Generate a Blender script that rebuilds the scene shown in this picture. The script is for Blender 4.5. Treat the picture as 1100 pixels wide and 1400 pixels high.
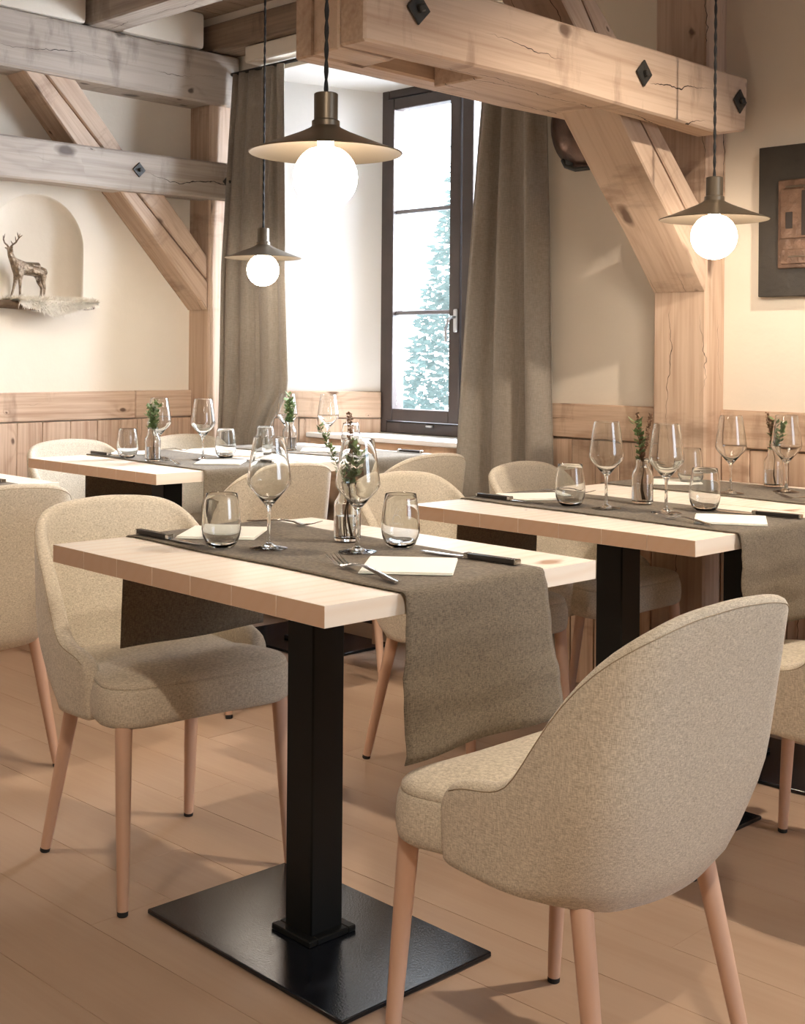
import bpy, bmesh, math, random
from mathutils import Vector, Matrix, noise as mnoise
R = math.radians
random.seed(7)
S = bpy.context.scene
for o in list(bpy.data.objects): bpy.data.objects.remove(o)
COL = S.collection

# ------------------------------------------------------------------ camera, world, lights, exposure
# room axes: +x runs along the window wall towards the right, +y runs towards the window wall, camera at the origin
EYE = 1.138
AX = R(45.72)
right = Vector((math.sin(AX), math.cos(AX), 0)); fwd = Vector((-math.cos(AX), math.sin(AX), 0))
cam = bpy.data.cameras.new('camera'); camo = bpy.data.objects.new('camera', cam); COL.objects.link(camo)
M = Matrix((right, Vector((0, 0, 1)), -fwd)).transposed().to_4x4()
camo.matrix_world = Matrix.Translation((0, 0, EYE)) @ M @ Matrix.Rotation(0.008348, 4, 'Z')
cam.sensor_fit = 'VERTICAL'; cam.sensor_height = 24.0; cam.lens = 1759.3 / 1400 * 24.0
cam.shift_y = -(700 - 485.2) / 1400; cam.clip_start = 0.05
S.camera = camo
S.view_settings.view_transform = 'Standard'; S.view_settings.look = 'None'
S.view_settings.gamma = 1.0; S.view_settings.use_curve_mapping = False
S.view_settings.exposure = 0.42

W = bpy.data.worlds.new('world'); S.world = W; W.use_nodes = True
bg = W.node_tree.nodes['Background']; bg.inputs[0].default_value = (0.80, 0.90, 1.0, 1); bg.inputs[1].default_value = 7.0

def area(name, loc, target, sx, sy, power, color, portal=False, spread=180):
    l = bpy.data.lights.new(name, 'AREA'); l.shape = 'RECTANGLE'; l.size = sx; l.size_y = sy
    l.energy = power; l.color = color; l.spread = R(spread)
    o = bpy.data.objects.new(name, l); COL.objects.link(o); o.location = loc
    o.rotation_euler = (Vector(target) - Vector(loc)).to_track_quat('-Z', 'Y').to_euler()
    if portal: l.cycles.is_portal = True
    return o
def spot(name, loc, target, power, color, size=0.03, angle=75, blend=.6):
    l = bpy.data.lights.new(name, 'SPOT'); l.energy = power; l.color = color; l.shadow_soft_size = size
    l.spot_size = R(angle); l.spot_blend = blend
    o = bpy.data.objects.new(name, l); COL.objects.link(o); o.location = loc
    o.rotation_euler = (Vector(target) - Vector(loc)).to_track_quat('-Z', 'Y').to_euler()
    return o
WARM = (1.0, 0.87, 0.73)
DAY = (0.72, 0.84, 1.0)
# assumed ceiling spotlights (out of view, no fixtures built), guessed from shadows and highlights
spot('assumed_ceiling_spot', (-0.68, 1.12, 2.58), (-1.3, 1.45, 0.5), 300, WARM, .03, 95)
spot('assumed_ceiling_spot', (-0.75, 2.75, 2.58), (-1.7, 2.9, 0.5), 120, WARM, .03, 95)
spot('assumed_ceiling_spot', (-2.9, 0.9, 2.58), (-3.7, 1.9, 0.7), 62, WARM, .03, 80)
spot('assumed_ceiling_spot', (-2.9, 2.2, 2.58), (-3.8, 2.8, 0.7), 62, WARM, .03, 80)
spot('assumed_ceiling_spot', (0.3, 0.0, 2.58), (-0.9, 1.5, 0.4), 100, WARM, .03, 120)
for p_ in ((-1.5, 0.3, 2.58), (0.3, 2.3, 2.58), (-1.3, -0.7, 2.58), (1.2, 1.0, 2.58)):  # further weak spots, added for glints in the glasses
    spot('assumed_ceiling_spot', p_, (p_[0] - .2, p_[1] + .3, 0), 30, WARM, .03, 120)
# added warm fill panel behind the camera, brightens faces turned to +x; no real fixture
area('room_fill', (1.6, 0.6, 2.45), (-1.8, 2.0, 0.5), 2.0, 2.0, 5, (1.0, .84, .70))
# assumed daylight: added area lamp at the right, no window built there
area('assumed_side_daylight', (2.6, 2.8, 1.6), (-1.2, 1.9, 0.4), 1.6, 1.4, 14, DAY, spread=95)
# daylight entering by the window in view
area('window_portal', (-3.63, 4.30, 1.55), (-3.63, 3.0, 1.55), 1.0, 1.5, 1, (1, 1, 1), portal=True)
area('window_daylight', (-3.2, 4.9, 2.1), (-4.1, 3.6, 1.3), 1.6, 1.8, 420, (0.76, 0.85, 1.0))
BULB = 36.0

# ------------------------------------------------------------------ materials
def lin(c):
    return tuple(((x / 255) / 12.92 if x / 255 <= .04045 else ((x / 255 + .055) / 1.055) ** 2.4) for x in c) + (1,)
MATS = {}
def newmat(name):
    m = bpy.data.materials.new(name); m.use_nodes = True; nt = m.node_tree
    return m, nt, nt.nodes['Principled BSDF']
def N(nt, t, **kw):
    n = nt.nodes.new(t)
    for k, v in kw.items(): setattr(n, k, v)
    return n
def ramp(nt, stops):
    n = N(nt, 'ShaderNodeValToRGB'); e = n.color_ramp.elements
    e[0].position, e[0].color = stops[0][0], stops[0][1]; e[1].position, e[1].color = stops[-1][0], stops[-1][1]
    for p, c in stops[1:-1]:
        x = e.new(p); x.color = c
    return n
def math_n(nt, op, a, b=None, c=None):
    n = N(nt, 'ShaderNodeMath', operation=op)
    for i, v in enumerate((a, b, c)):
        if v is None: continue
        if isinstance(v, (int, float)): n.inputs[i].default_value = v
        else: nt.links.new(v, n.inputs[i])
    return n.outputs[0]
def plain(name, col, rough=.6, metal=0, spec=.5, bump=0, bscale=60, vary=0, vscale=6):
    m, nt, b = newmat(name); b.inputs['Base Color'].default_value = col
    b.inputs['Roughness'].default_value = rough; b.inputs['Metallic'].default_value = metal
    b.inputs['Specular IOR Level'].default_value = spec
    tc = N(nt, 'ShaderNodeTexCoord')
    if vary:
        no = N(nt, 'ShaderNodeTexNoise'); no.inputs['Scale'].default_value = vscale; no.inputs['Detail'].default_value = 5
        nt.links.new(tc.outputs['Object'], no.inputs['Vector'])
        d = tuple(x * (1 - vary) for x in col[:3]) + (1,); l = tuple(min(1, x * (1 + vary)) for x in col[:3]) + (1,)
        rp = ramp(nt, [(.3, d), (.7, l)]); nt.links.new(no.outputs[0], rp.inputs[0]); nt.links.new(rp.outputs[0], b.inputs['Base Color'])
    if bump:
        n2 = N(nt, 'ShaderNodeTexNoise'); n2.inputs['Scale'].default_value = bscale; n2.inputs['Detail'].default_value = 4
        bp = N(nt, 'ShaderNodeBump'); bp.inputs['Strength'].default_value = bump; bp.inputs['Distance'].default_value = .01
        nt.links.new(tc.outputs['Object'], n2.inputs['Vector']); nt.links.new(n2.outputs[0], bp.inputs['Height']); nt.links.new(bp.outputs[0], b.inputs['Normal'])
    return m
def wood(name, light, dark, knot, rings=34, endg=None, ringc=.35, cracks=0.0, vary=.18, knots=True, rough=.62, kscale=3.0, bump=.35, streak=.5, spec=.3, dist=1.0, kr=.055):
    """spruce-like timber with the grain running along the object's own X axis"""
    m, nt, b = newmat(name); L = nt.links
    tc = N(nt, 'ShaderNodeTexCoord'); oi = N(nt, 'ShaderNodeObjectInfo')
    off = N(nt, 'ShaderNodeCombineXYZ')
    L.new(math_n(nt, 'MULTIPLY', oi.outputs['Random'], 37.0), off.inputs[0]); L.new(math_n(nt, 'MULTIPLY', oi.outputs['Random'], 11.3), off.inputs[1])
    L.new(math_n(nt, 'MULTIPLY', oi.outputs['Random'], 5.7), off.inputs[2])
    v = N(nt, 'ShaderNodeVectorMath', operation='ADD'); L.new(tc.outputs['Object'], v.inputs[0]); L.new(off.outputs[0], v.inputs[1])
    mp = N(nt, 'ShaderNodeMapping'); mp.inputs['Scale'].default_value = (.55, 4, 4); L.new(v.outputs[0], mp.inputs['Vector'])
    n1 = N(nt, 'ShaderNodeTexNoise'); n1.inputs['Scale'].default_value = 1.6; n1.inputs['Detail'].default_value = 3; L.new(mp.outputs[0], n1.inputs['Vector'])
    sx = N(nt, 'ShaderNodeSeparateXYZ'); L.new(v.outputs[0], sx.inputs[0])
    base = math_n(nt, 'ADD', math_n(nt, 'MULTIPLY', sx.outputs['Y'], 1.0), math_n(nt, 'MULTIPLY', sx.outputs['Z'], .83))
    ph = math_n(nt, 'ADD', math_n(nt, 'MULTIPLY', base, rings * 2.0), math_n(nt, 'MULTIPLY', n1.outputs[0], 14.0 * dist))
    kd = None
    if knots:
        ks = kscale
        sn = N(nt, 'ShaderNodeSeparateXYZ'); L.new(tc.outputs['Normal'], sn.inputs[0])
        isz = math_n(nt, 'GREATER_THAN', math_n(nt, 'ABSOLUTE', sn.outputs['Z']), math_n(nt, 'ABSOLUTE', sn.outputs['Y']))
        w2 = math_n(nt, 'ADD', math_n(nt, 'MULTIPLY', sx.outputs['Y'], isz), math_n(nt, 'MULTIPLY', sx.outputs['Z'], math_n(nt, 'SUBTRACT', 1.0, isz)))
        ck = N(nt, 'ShaderNodeCombineXYZ'); L.new(math_n(nt, 'MULTIPLY', sx.outputs['X'], ks * .62), ck.inputs[0]); L.new(math_n(nt, 'MULTIPLY', w2, ks * 1.1), ck.inputs[1])
        nk = N(nt, 'ShaderNodeTexNoise'); nk.inputs['Scale'].default_value = 14; L.new(v.outputs[0], nk.inputs['Vector'])
        wk = N(nt, 'ShaderNodeVectorMath', operation='MULTIPLY_ADD'); wk.inputs[1].default_value = (.12, .12, 0); L.new(nk.outputs[1], wk.inputs[0]); L.new(ck.outputs[0], wk.inputs[2])
        vo = N(nt, 'ShaderNodeTexVoronoi', voronoi_dimensions='2D'); vo.inputs['Scale'].default_value = 1.0; L.new(wk.outputs[0], vo.inputs['Vector'])
        sc_ = N(nt, 'ShaderNodeSeparateColor'); L.new(vo.outputs['Color'], sc_.inputs[0])
        kd = math_n(nt, 'DIVIDE', vo.outputs['Distance'], math_n(nt, 'MULTIPLY_ADD', sc_.outputs[0], 1.3, .12))     # knots of different sizes
        infl = math_n(nt, 'POWER', math_n(nt, 'MAXIMUM', math_n(nt, 'SUBTRACT', 1.0, math_n(nt, 'MULTIPLY', kd, 2.2)), 0.0), 2.0)
        ph = math_n(nt, 'ADD', ph, math_n(nt, 'MULTIPLY', infl, 11.0))
    wv = math_n(nt, 'MULTIPLY_ADD', math_n(nt, 'SINE', ph), .5, .5)
    wv = math_n(nt, 'POWER', wv, 2.6)
    mf = N(nt, 'ShaderNodeMapping'); mf.inputs['Scale'].default_value = (3, 90, 90); L.new(v.outputs[0], mf.inputs['Vector'])
    n2 = N(nt, 'ShaderNodeTexNoise'); n2.inputs['Scale'].default_value = 1.0; n2.inputs['Detail'].default_value = 4; L.new(mf.outputs[0], n2.inputs['Vector'])
    n3 = N(nt, 'ShaderNodeTexNoise'); n3.inputs['Scale'].default_value = 2.2; n3.inputs['Detail'].default_value = 4; L.new(mp.outputs[0], n3.inputs['Vector'])
    t = math_n(nt, 'ADD', math_n(nt, 'MULTIPLY', wv, ringc), math_n(nt, 'ADD', math_n(nt, 'MULTIPLY', math_n(nt, 'SUBTRACT', n2.outputs[0], .5), streak), math_n(nt, 'MULTIPLY', math_n(nt, 'SUBTRACT', n3.outputs[0], .42), .9)))
    t = math_n(nt, 'ADD', t, math_n(nt, 'MULTIPLY', math_n(nt, 'SUBTRACT', oi.outputs['Random'], .5), vary))
    mid = tuple((a + c) / 2 for a, c in zip(light, dark))
    rp = ramp(nt, [(0.0, light), (.45, mid), (1.0, dark)]); L.new(t, rp.inputs[0])
    colr = rp.outputs[0]
    if knots:
        kk = N(nt, 'ShaderNodeMapRange'); kk.inputs['From Min'].default_value = kr * 2; kk.inputs['From Max'].default_value = kr * 4.2
        kk.inputs['To Min'].default_value = .85; kk.inputs['To Max'].default_value = 0; L.new(kd, kk.inputs['Value'])
        mx = N(nt, 'ShaderNodeMix', data_type='RGBA'); mx.inputs[7].default_value = knot
        L.new(kk.outputs[0], mx.inputs[0]); L.new(colr, mx.inputs[6]); colr = mx.outputs[2]
    if endg:
        se = N(nt, 'ShaderNodeSeparateXYZ'); L.new(tc.outputs['Normal'], se.inputs[0])
        me_ = N(nt, 'ShaderNodeMix', data_type='RGBA', blend_type='MIX'); me_.inputs[7].default_value = endg
        L.new(math_n(nt, 'MULTIPLY', math_n(nt, 'GREATER_THAN', math_n(nt, 'ABSOLUTE', se.outputs['X']), .8), .8), me_.inputs[0]); L.new(colr, me_.inputs[6]); colr = me_.outputs[2]
    if cracks:
        cs = N(nt, 'ShaderNodeSeparateXYZ'); L.new(tc.outputs['Object'], cs.inputs[0])
        cw = math_n(nt, 'ADD', math_n(nt, 'MULTIPLY', cs.outputs['Y'], isz), math_n(nt, 'MULTIPLY', cs.outputs['Z'], math_n(nt, 'SUBTRACT', 1.0, isz)))
        mc = N(nt, 'ShaderNodeMapping'); mc.inputs['Scale'].default_value = (2.2, 2.2, 2.2); L.new(v.outputs[0], mc.inputs['Vector'])
        nc = N(nt, 'ShaderNodeTexNoise'); nc.inputs['Scale'].default_value = 1.0; nc.inputs['Detail'].default_value = 5; nc.inputs['Roughness'].default_value = .6; L.new(mc.outputs[0], nc.inputs['Vector'])
        fr2 = math_n(nt, 'FRACT', math_n(nt, 'ADD', math_n(nt, 'MULTIPLY', cw, 8.5), math_n(nt, 'MULTIPLY', nc.outputs[0], 1.6)))
        nm = N(nt, 'ShaderNodeTexNoise'); nm.inputs['Scale'].default_value = 2.6; nm.inputs['Detail'].default_value = 1; L.new(v.outputs[0], nm.inputs['Vector'])
        wid = math_n(nt, 'MULTIPLY', math_n(nt, 'MAXIMUM', math_n(nt, 'SUBTRACT', nm.outputs[0], 1 - cracks), 0.0), .16)
        cm = math_n(nt, 'LESS_THAN', fr2, wid)
        # dark stains across the grain
        ms = N(nt, 'ShaderNodeMapping'); ms.inputs['Scale'].default_value = (7.5, 2.2, 2.2); L.new(v.outputs[0], ms.inputs['Vector'])
        ns = N(nt, 'ShaderNodeTexNoise'); ns.inputs['Scale'].default_value = 1.0; ns.inputs['Detail'].default_value = 6; ns.inputs['Roughness'].default_value = .6; L.new(ms.outputs[0], ns.inputs['Vector'])
        sm = N(nt, 'ShaderNodeMapRange'); sm.inputs['From Min'].default_value = .57; sm.inputs['From Max'].default_value = .70; sm.inputs['To Max'].default_value = .55; L.new(ns.outputs[0], sm.inputs['Value'])
        mx0 = N(nt, 'ShaderNodeMix', data_type='RGBA'); mx0.inputs[7].default_value = tuple(a * .6 + c * .4 for a, c in zip(knot, dark)); L.new(sm.outputs[0], mx0.inputs[0]); L.new(colr, mx0.inputs[6])
        mx2 = N(nt, 'ShaderNodeMix', data_type='RGBA'); mx2.inputs[7].default_value = tuple(x * .35 for x in knot[:3]) + (1,); L.new(cm, mx2.inputs[0]); L.new(mx0.outputs[2], mx2.inputs[6]); colr = mx2.outputs[2]
    L.new(colr, b.inputs['Base Color']); b.inputs['Roughness'].default_value = rough; b.inputs['Specular IOR Level'].default_value = spec
    bp = N(nt, 'ShaderNodeBump'); bp.inputs['Strength'].default_value = bump; bp.inputs['Distance'].default_value = .003
    bp.invert = True
    L.new(t, bp.inputs['Height']); L.new(bp.outputs[0], b.inputs['Normal'])
    return m
def fabric(name, c1, c2, thread=900, bump=.5, rough=.95, sheen=.25, big=.0):
    m, nt, b = newmat(name); L = nt.links
    tc = N(nt, 'ShaderNodeTexCoord')
    ws = []
    for i, sc in enumerate(((thread, thread, thread * .12), (thread * .16, thread * .16, thread))):
        mp = N(nt, 'ShaderNodeMapping'); mp.inputs['Scale'].default_value = sc; mp.inputs['Location'].default_value = (i * 3, i, 0)
        n = N(nt, 'ShaderNodeTexNoise'); n.inputs['Scale'].default_value = 1.0; n.inputs['Detail'].default_value = 1
        L.new(tc.outputs['Object'], mp.inputs['Vector']); L.new(mp.outputs[0], n.inputs['Vector']); ws.append(n.outputs[0])
    t = math_n(nt, 'MULTIPLY', math_n(nt, 'ADD', ws[0], ws[1]), .5)
    if big:
        nb = N(nt, 'ShaderNodeTexNoise'); nb.inputs['Scale'].default_value = 7; nb.inputs['Detail'].default_value = 4
        mb = N(nt, 'ShaderNodeMapping'); mb.inputs['Scale'].default_value = (1, 1, 3); L.new(tc.outputs['Object'], mb.inputs['Vector']); L.new(mb.outputs[0], nb.inputs['Vector'])
        t = math_n(nt, 'ADD', t, math_n(nt, 'MULTIPLY', math_n(nt, 'SUBTRACT', nb.outputs[0], .5), big))
    rp = ramp(nt, [(.36, c1), (.64, c2)]); L.new(t, rp.inputs[0]); L.new(rp.outputs[0], b.inputs['Base Color'])
    b.inputs['Roughness'].default_value = rough; b.inputs['Specular IOR Level'].default_value = .15
    b.inputs['Sheen Weight'].default_value = sheen; b.inputs['Sheen Roughness'].default_value = .5
    bp = N(nt, 'ShaderNodeBump'); bp.inputs['Strength'].default_value = bump; bp.inputs['Distance'].default_value = .0012
    L.new(t, bp.inputs['Height']); L.new(bp.outputs[0], b.inputs['Normal'])
    return m
def emit(name, col, strength):
    m, nt, b = newmat(name); b.inputs['Base Color'].default_value = (.9, .9, .9, 1)
    b.inputs['Emission Color'].default_value = col; b.inputs['Emission Strength'].default_value = strength
    return m

PLASTER = plain('plaster', lin((228, 216, 198)), .9, bump=.25, bscale=14, vary=.035, vscale=2.5, spec=.2)
WHITEPL = plain('white_plaster', lin((236, 232, 226)), .9, bump=.15, bscale=12, spec=.2)
BEAM = wood('old_spruce_beam', lin((206, 180, 156)), lin((158, 122, 96)), lin((96, 72, 58)), rings=60, ringc=.16, cracks=.50, kscale=3.2, bump=.5, streak=1.0, kr=.023, dist=.45)
BEAM_GREY = wood('weathered_spruce_beam', lin((186, 172, 157)), lin((136, 119, 104)), lin((84, 70, 62)), rings=56, ringc=.2, cracks=.50, kscale=3.2, bump=.5, streak=1.0, kr=.023, dist=.45)
PANEL = wood('old_spruce_board', lin((208, 180, 154)), lin((156, 118, 92)), lin((88, 62, 46)), rings=80, ringc=.25, cracks=.42, kscale=3.8, bump=.4, streak=1.3, kr=.018, dist=.4)
CEILWOOD = wood('ceiling_board', lin((156, 132, 110)), lin((102, 82, 65)), lin((70, 52, 40)), rings=50, ringc=.2, cracks=.35, kscale=3.4, streak=1.0, kr=.016, dist=.4)
TABLE = wood('pale_spruce_top', lin((248, 237, 222)), lin((236, 212, 186)), lin((176, 130, 92)), rings=90, ringc=.3, kscale=3.6, bump=.04, rough=.42, streak=.12, kr=.02, dist=.3, vary=.06, endg=lin((206, 164, 128)))
BEECH = wood('beech_leg', lin((214, 176, 150)), lin((190, 146, 118)), lin((150, 100, 70)), rings=60, knots=False, bump=.04, rough=.42, streak=.3)
FLOORW = wood('floor_board', lin((184, 156, 131)), lin((160, 129, 103)), lin((132, 98, 74)), rings=10, ringc=.12, knots=False, bump=.04, rough=.45, streak=.35, vary=.10, dist=.3)
SILLW = wood('sill_wood', lin((206, 172, 140)), lin((120, 84, 60)), lin((60, 40, 28)), rings=20, cracks=.4, kscale=5)
FABRIC = fabric('beige_woven_fabric', lin((178, 164, 142)), lin((226, 214, 192)), 950, .5)
RUNNER = fabric('taupe_linen', lin((96, 86, 73)), lin((136, 124, 107)), 900, .5, sheen=.1, big=.07)
CURTAIN = fabric('taupe_curtain', lin((142, 132, 119)), lin((158, 148, 135)), 400, .15, sheen=.15)
PAPER = plain('cream_paper', lin((253, 250, 238)), .8, bump=.06, bscale=200)
BLACK = plain('black_steel', (.007, .0075, .007, 1), .5, metal=0, spec=.3, bump=.03, bscale=300)
PLATEM = plain('black_plate_steel', (.008, .009, .012, 1), .2, spec=.45, bump=.05, bscale=220, vary=.3, vscale=30)
RUBBER = plain('black_rubber', (.01, .01, .01, 1), .6)
FRAMEW = plain('dark_window_frame', lin((64, 51, 44)), .5, bump=.1, bscale=40, vary=.15, vscale=9)
SHADE = plain('bronze_grey_metal', lin((112, 100, 84)), .38, metal=.65)
IRON = plain('dark_iron', lin((66, 64, 60)), .5, metal=.5, bump=.2, bscale=60, vary=.2, vscale=30)
STEEL = plain('polished_steel', (.62, .60, .57, 1), .16, metal=1)
HORN = plain('dark_knife_handle', lin((44, 38, 34)), .35)
SILVERY = plain('satin_handle_metal', (.55, .55, .56, 1), .3, metal=1)
DEERM = plain('hammered_antique_silver', lin((150, 132, 112)), .28, metal=.9, bump=1.0, bscale=90, vary=.3, vscale=60)
FUR = plain('cream_fur', lin((248, 240, 226)), .95, spec=.1)
BARK = plain('weathered_driftwood', lin((112, 92, 72)), .9, bump=.9, bscale=30, vary=.3, vscale=14)
PICT = plain('charcoal_canvas', lin((56, 50, 42)), .6, bump=.5, bscale=26, vary=.2, vscale=12)
BRONZEP = plain('bronze_paint', lin((112, 86, 68)), .5, metal=.25, bump=.7, bscale=40, vary=.3, vscale=22)
COPPER = plain('aged_copper', lin((96, 74, 62)), .35, metal=.85, bump=.4, bscale=22, vary=.4, vscale=10)
LEAF = plain('green_leaf', lin((112, 132, 82)), .55, vary=.25, vscale=40)
HEATH = plain('dry_brown_sprig', lin((142, 110, 84)), .8, vary=.3, vscale=60)
STEM = plain('woody_stem', lin((104, 78, 52)), .8)
CORDM = plain('black_textile_cord', (.015, .014, .013, 1), .8)
SNOW = plain('snowy_ground', lin((235, 240, 245)), .9)
NEEDLE = plain('conifer_needles', lin((92, 108, 104)), .8, vary=.35, vscale=3)
LEADM = plain('grey_glazing_bar', lin((120, 116, 118)), .5)
ETCH = plain('etched_mark', (.85, .85, .85, 1), .6)
JOINT = plain('dark_gap', lin((58, 42, 32)), .95)
ROPE = plain('picture_inset_dark', lin((48, 38, 30)), .7)
BULBM = emit('opal_bulb', (1,.88,.75,1), BULB)

GLASS, nt, b = newmat('clear_glass'); b.inputs['Transmission Weight'].default_value = 1; b.inputs['Roughness'].default_value = 0.012; b.inputs['IOR'].default_value = 1.48
b.inputs['Base Color'].default_value = (.97, .985, .98, 1)
WATER, nt, b = newmat('water'); b.inputs['Transmission Weight'].default_value = 1; b.inputs['Roughness'].default_value = 0; b.inputs['IOR'].default_value = 1.33
PANE, nt, b = newmat('window_glass')
tr = N(nt, 'ShaderNodeBsdfTransparent'); gl = N(nt, 'ShaderNodeBsdfGlossy'); gl.inputs['Roughness'].default_value = .02
lw = N(nt, 'ShaderNodeLayerWeight'); lw.inputs[0].default_value = .5; mxs = N(nt, 'ShaderNodeMixShader')
nt.links.new(math_n(nt, 'MULTIPLY_ADD', math_n(nt, 'POWER', lw.outputs['Facing'], 5.0), .9, .04), mxs.inputs[0]); nt.links.new(tr.outputs[0], mxs.inputs[1]); nt.links.new(gl.outputs[0], mxs.inputs[2])
nt.links.new(mxs.outputs[0], nt.nodes['Material Output'].inputs[0])

# ------------------------------------------------------------------ helpers
def obj(name, me, parent=None, loc=(0, 0, 0), rot=(0, 0, 0), mat=None):
    o = bpy.data.objects.new(name, me); COL.objects.link(o)
    o.location = loc; o.rotation_euler = rot
    if parent is not None: o.parent = parent
    if mat is not None and me is not None and not me.materials: me.materials.append(mat)
    return o
def tag(o, label=None, cat=None, group=None, kind=None):
    if label: o['label'] = label
    if cat: o['category'] = cat
    if group: o['group'] = group
    if kind: o['kind'] = kind
    return o
def thing(name, label, cat, loc=(0, 0, 0), rz=0, group=None):
    o = bpy.data.objects.new(name, None); COL.objects.link(o); o.location = loc; o.rotation_euler = (0, 0, rz)
    o.empty_display_size = .1
    return tag(o, label, cat, group)
def dup(o, parent=None):
    c = o.copy(); COL.objects.link(c); c.parent = parent
    for ch in KIDS.get(o.name, []) or [x for x in o.children]: dup(ch, c)
    return c
KIDS = {}
def mesh_bm(name, bm, mat, smooth=False, auto=None):
    me = bpy.data.meshes.new(name); bm.normal_update(); bm.to_mesh(me); bm.free()
    if mat: me.materials.append(mat)
    if smooth:
        me.polygons.foreach_set('use_smooth', [True] * len(me.polygons))
    me.update()
    if auto:
        try: me.set_sharp_from_angle(angle=R(auto))
        except Exception: pass
    return me
def bm_box(bm, cx, cy, cz, sx, sy, sz, bev=0.0, seg=1, mtx=None):
    r = bmesh.ops.create_cube(bm, size=1.0); vs = r['verts']
    bmesh.ops.scale(bm, vec=(sx, sy, sz), verts=vs); bmesh.ops.translate(bm, vec=(cx, cy, cz), verts=vs)
    if bev:
        es = list({e for v in vs for e in v.link_edges})
        rr = bmesh.ops.bevel(bm, geom=es, offset=bev, segments=seg, affect='EDGES', profile=.6)
        vs = list({v for f in rr['faces'] for v in f.verts} | {v for v in vs if v.is_valid})
    if mtx is not None: bmesh.ops.transform(bm, matrix=mtx, verts=vs)
    return vs
BOXC = {}
def box(name, size, mat, parent=None, loc=(0, 0, 0), rot=(0, 0, 0), bev=.002, seg=1, smooth=False):
    """one bevelled box, its centre at loc; alike boxes share their mesh"""
    key = (tuple(round(s, 4) for s in size), mat.name, bev, seg)
    if key not in BOXC:
        bm = bmesh.new(); bm_box(bm, 0, 0, 0, *size, bev=bev, seg=seg); BOXC[key] = mesh_bm(name, bm, mat, seg > 1, 40)
    return obj(name, BOXC[key], parent, loc, rot)
def prism(name, poly, d0, d1, axis, mat, parent=None, grain=0.0, bev=.005, jitter=0.0, sub=0):
    """polygon (a, b) extruded along the room axis 'x' (a=y, b=z) or 'y' (a=x, b=z) or 'z' (a=x, b=y); local X follows the grain angle in the polygon plane"""
    bm = bmesh.new()
    def P(a, b, d): return Vector((d, a, b)) if axis == 'x' else Vector((a, d, b)) if axis == 'y' else Vector((a, b, d))
    pts = []
    n = len(poly)
    for i in range(n):
        a = Vector(poly[i]); c = Vector(poly[(i + 1) % n]); k = max(1, int((c - a).length / sub)) if sub else 1
        for j in range(k):
            p = a.lerp(c, j / k)
            if jitter and j: p += Vector((mnoise.noise(Vector((p.x * 3, p.y * 3, d0))), mnoise.noise(Vector((p.x * 3, p.y * 3, 9 + d0))))) * jitter
            pts.append(p)
    A = [bm.verts.new(P(p.x, p.y, d0)) for p in pts]; B = [bm.verts.new(P(p.x, p.y, d1)) for p in pts]
    bm.faces.new(A); bm.faces.new(list(reversed(B)))
    for i in range(len(pts)): bm.faces.new((A[i], B[i], B[(i + 1) % len(pts)], A[(i + 1) % len(pts)]))
    bmesh.ops.recalc_face_normals(bm, faces=bm.faces)
    if bev:
        es = [e for e in bm.edges if len(e.link_faces) == 2 and e.calc_face_angle(0) > R(25)]
        bmesh.ops.bevel(bm, geom=es, offset=bev, segments=1, affect='EDGES')
    a = grain
    if axis == 'x': X = Vector((0, math.cos(a), math.sin(a))); Y = Vector((1, 0, 0))
    elif axis == 'y': X = Vector((math.cos(a), 0, math.sin(a))); Y = Vector((0, 1, 0))
    else: X = Vector((math.cos(a), math.sin(a), 0)); Y = Vector((0, 0, 1))
    Z = X.cross(Y); c = P(pts[0].x, pts[0].y, d0)
    mtx = Matrix((X, Y, Z)).transposed().to_4x4(); mtx.translation = c
    bmesh.ops.transform(bm, matrix=mtx.inverted(), verts=bm.verts)
    o = obj(name, mesh_bm(name, bm, mat), parent)
    o.matrix_basis = mtx
    return o
def lathe(name, prof, seg, mat, smooth=True, auto=None, closed=False):
    """profile of (r, z); closed=True joins the last point to the first (a wall with thickness)"""
    bm = bmesh.new(); rings = []
    for r, z in prof:
        if r < 1e-6: rings.append([bm.verts.new((0, 0, z))])
        else: rings.append([bm.verts.new((r * math.cos(2 * math.pi * i / seg), r * math.sin(2 * math.pi * i / seg), z)) for i in range(seg)])
    pairs = list(zip(rings, rings[1:])) + ([(rings[-1], rings[0])] if closed else [])
    for a, b in pairs:
        if len(a) == 1 and len(b) == 1: continue
        for i in range(seg):
            j = (i + 1) % seg
            if len(a) == 1: bm.faces.new((a[0], b[j], b[i]))
            elif len(b) == 1: bm.faces.new((a[i], a[j], b[0]))
            else: bm.faces.new((a[i], a[j], b[j], b[i]))
    bmesh.ops.recalc_face_normals(bm, faces=bm.faces)
    return mesh_bm(name, bm, mat, smooth, auto)
def bm_tube(bm, pts, rad, seg=8, cap=True):
    pts = [Vector(p) for p in pts]; rings = []
    n = len(pts); up = Vector((0, 0, 1))
    for i, p in enumerate(pts):
        d = (pts[min(i + 1, n - 1)] - pts[max(i - 1, 0)]).normalized()
        a = d.cross(up if abs(d.z) < .95 else Vector((0, 1, 0))).normalized(); c = d.cross(a)
        r = rad[i] if isinstance(rad, (list, tuple)) else rad
        rings.append([bm.verts.new(p + (a * math.cos(2 * math.pi * k / seg) + c * math.sin(2 * math.pi * k / seg)) * r) for k in range(seg)])
    for a, b in zip(rings, rings[1:]):
        for k in range(seg): bm.faces.new((a[k], a[(k + 1) % seg], b[(k + 1) % seg], b[k]))
    if cap: bm.faces.new(list(reversed(rings[0]))); bm.faces.new(rings[-1])
def tube(name, pts, rad, mat, parent=None, seg=8, loc=(0, 0, 0)):
    bm = bmesh.new(); bm_tube(bm, pts, rad, seg); return obj(name, mesh_bm(name, bm, mat, True, 50), parent, loc)
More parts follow.
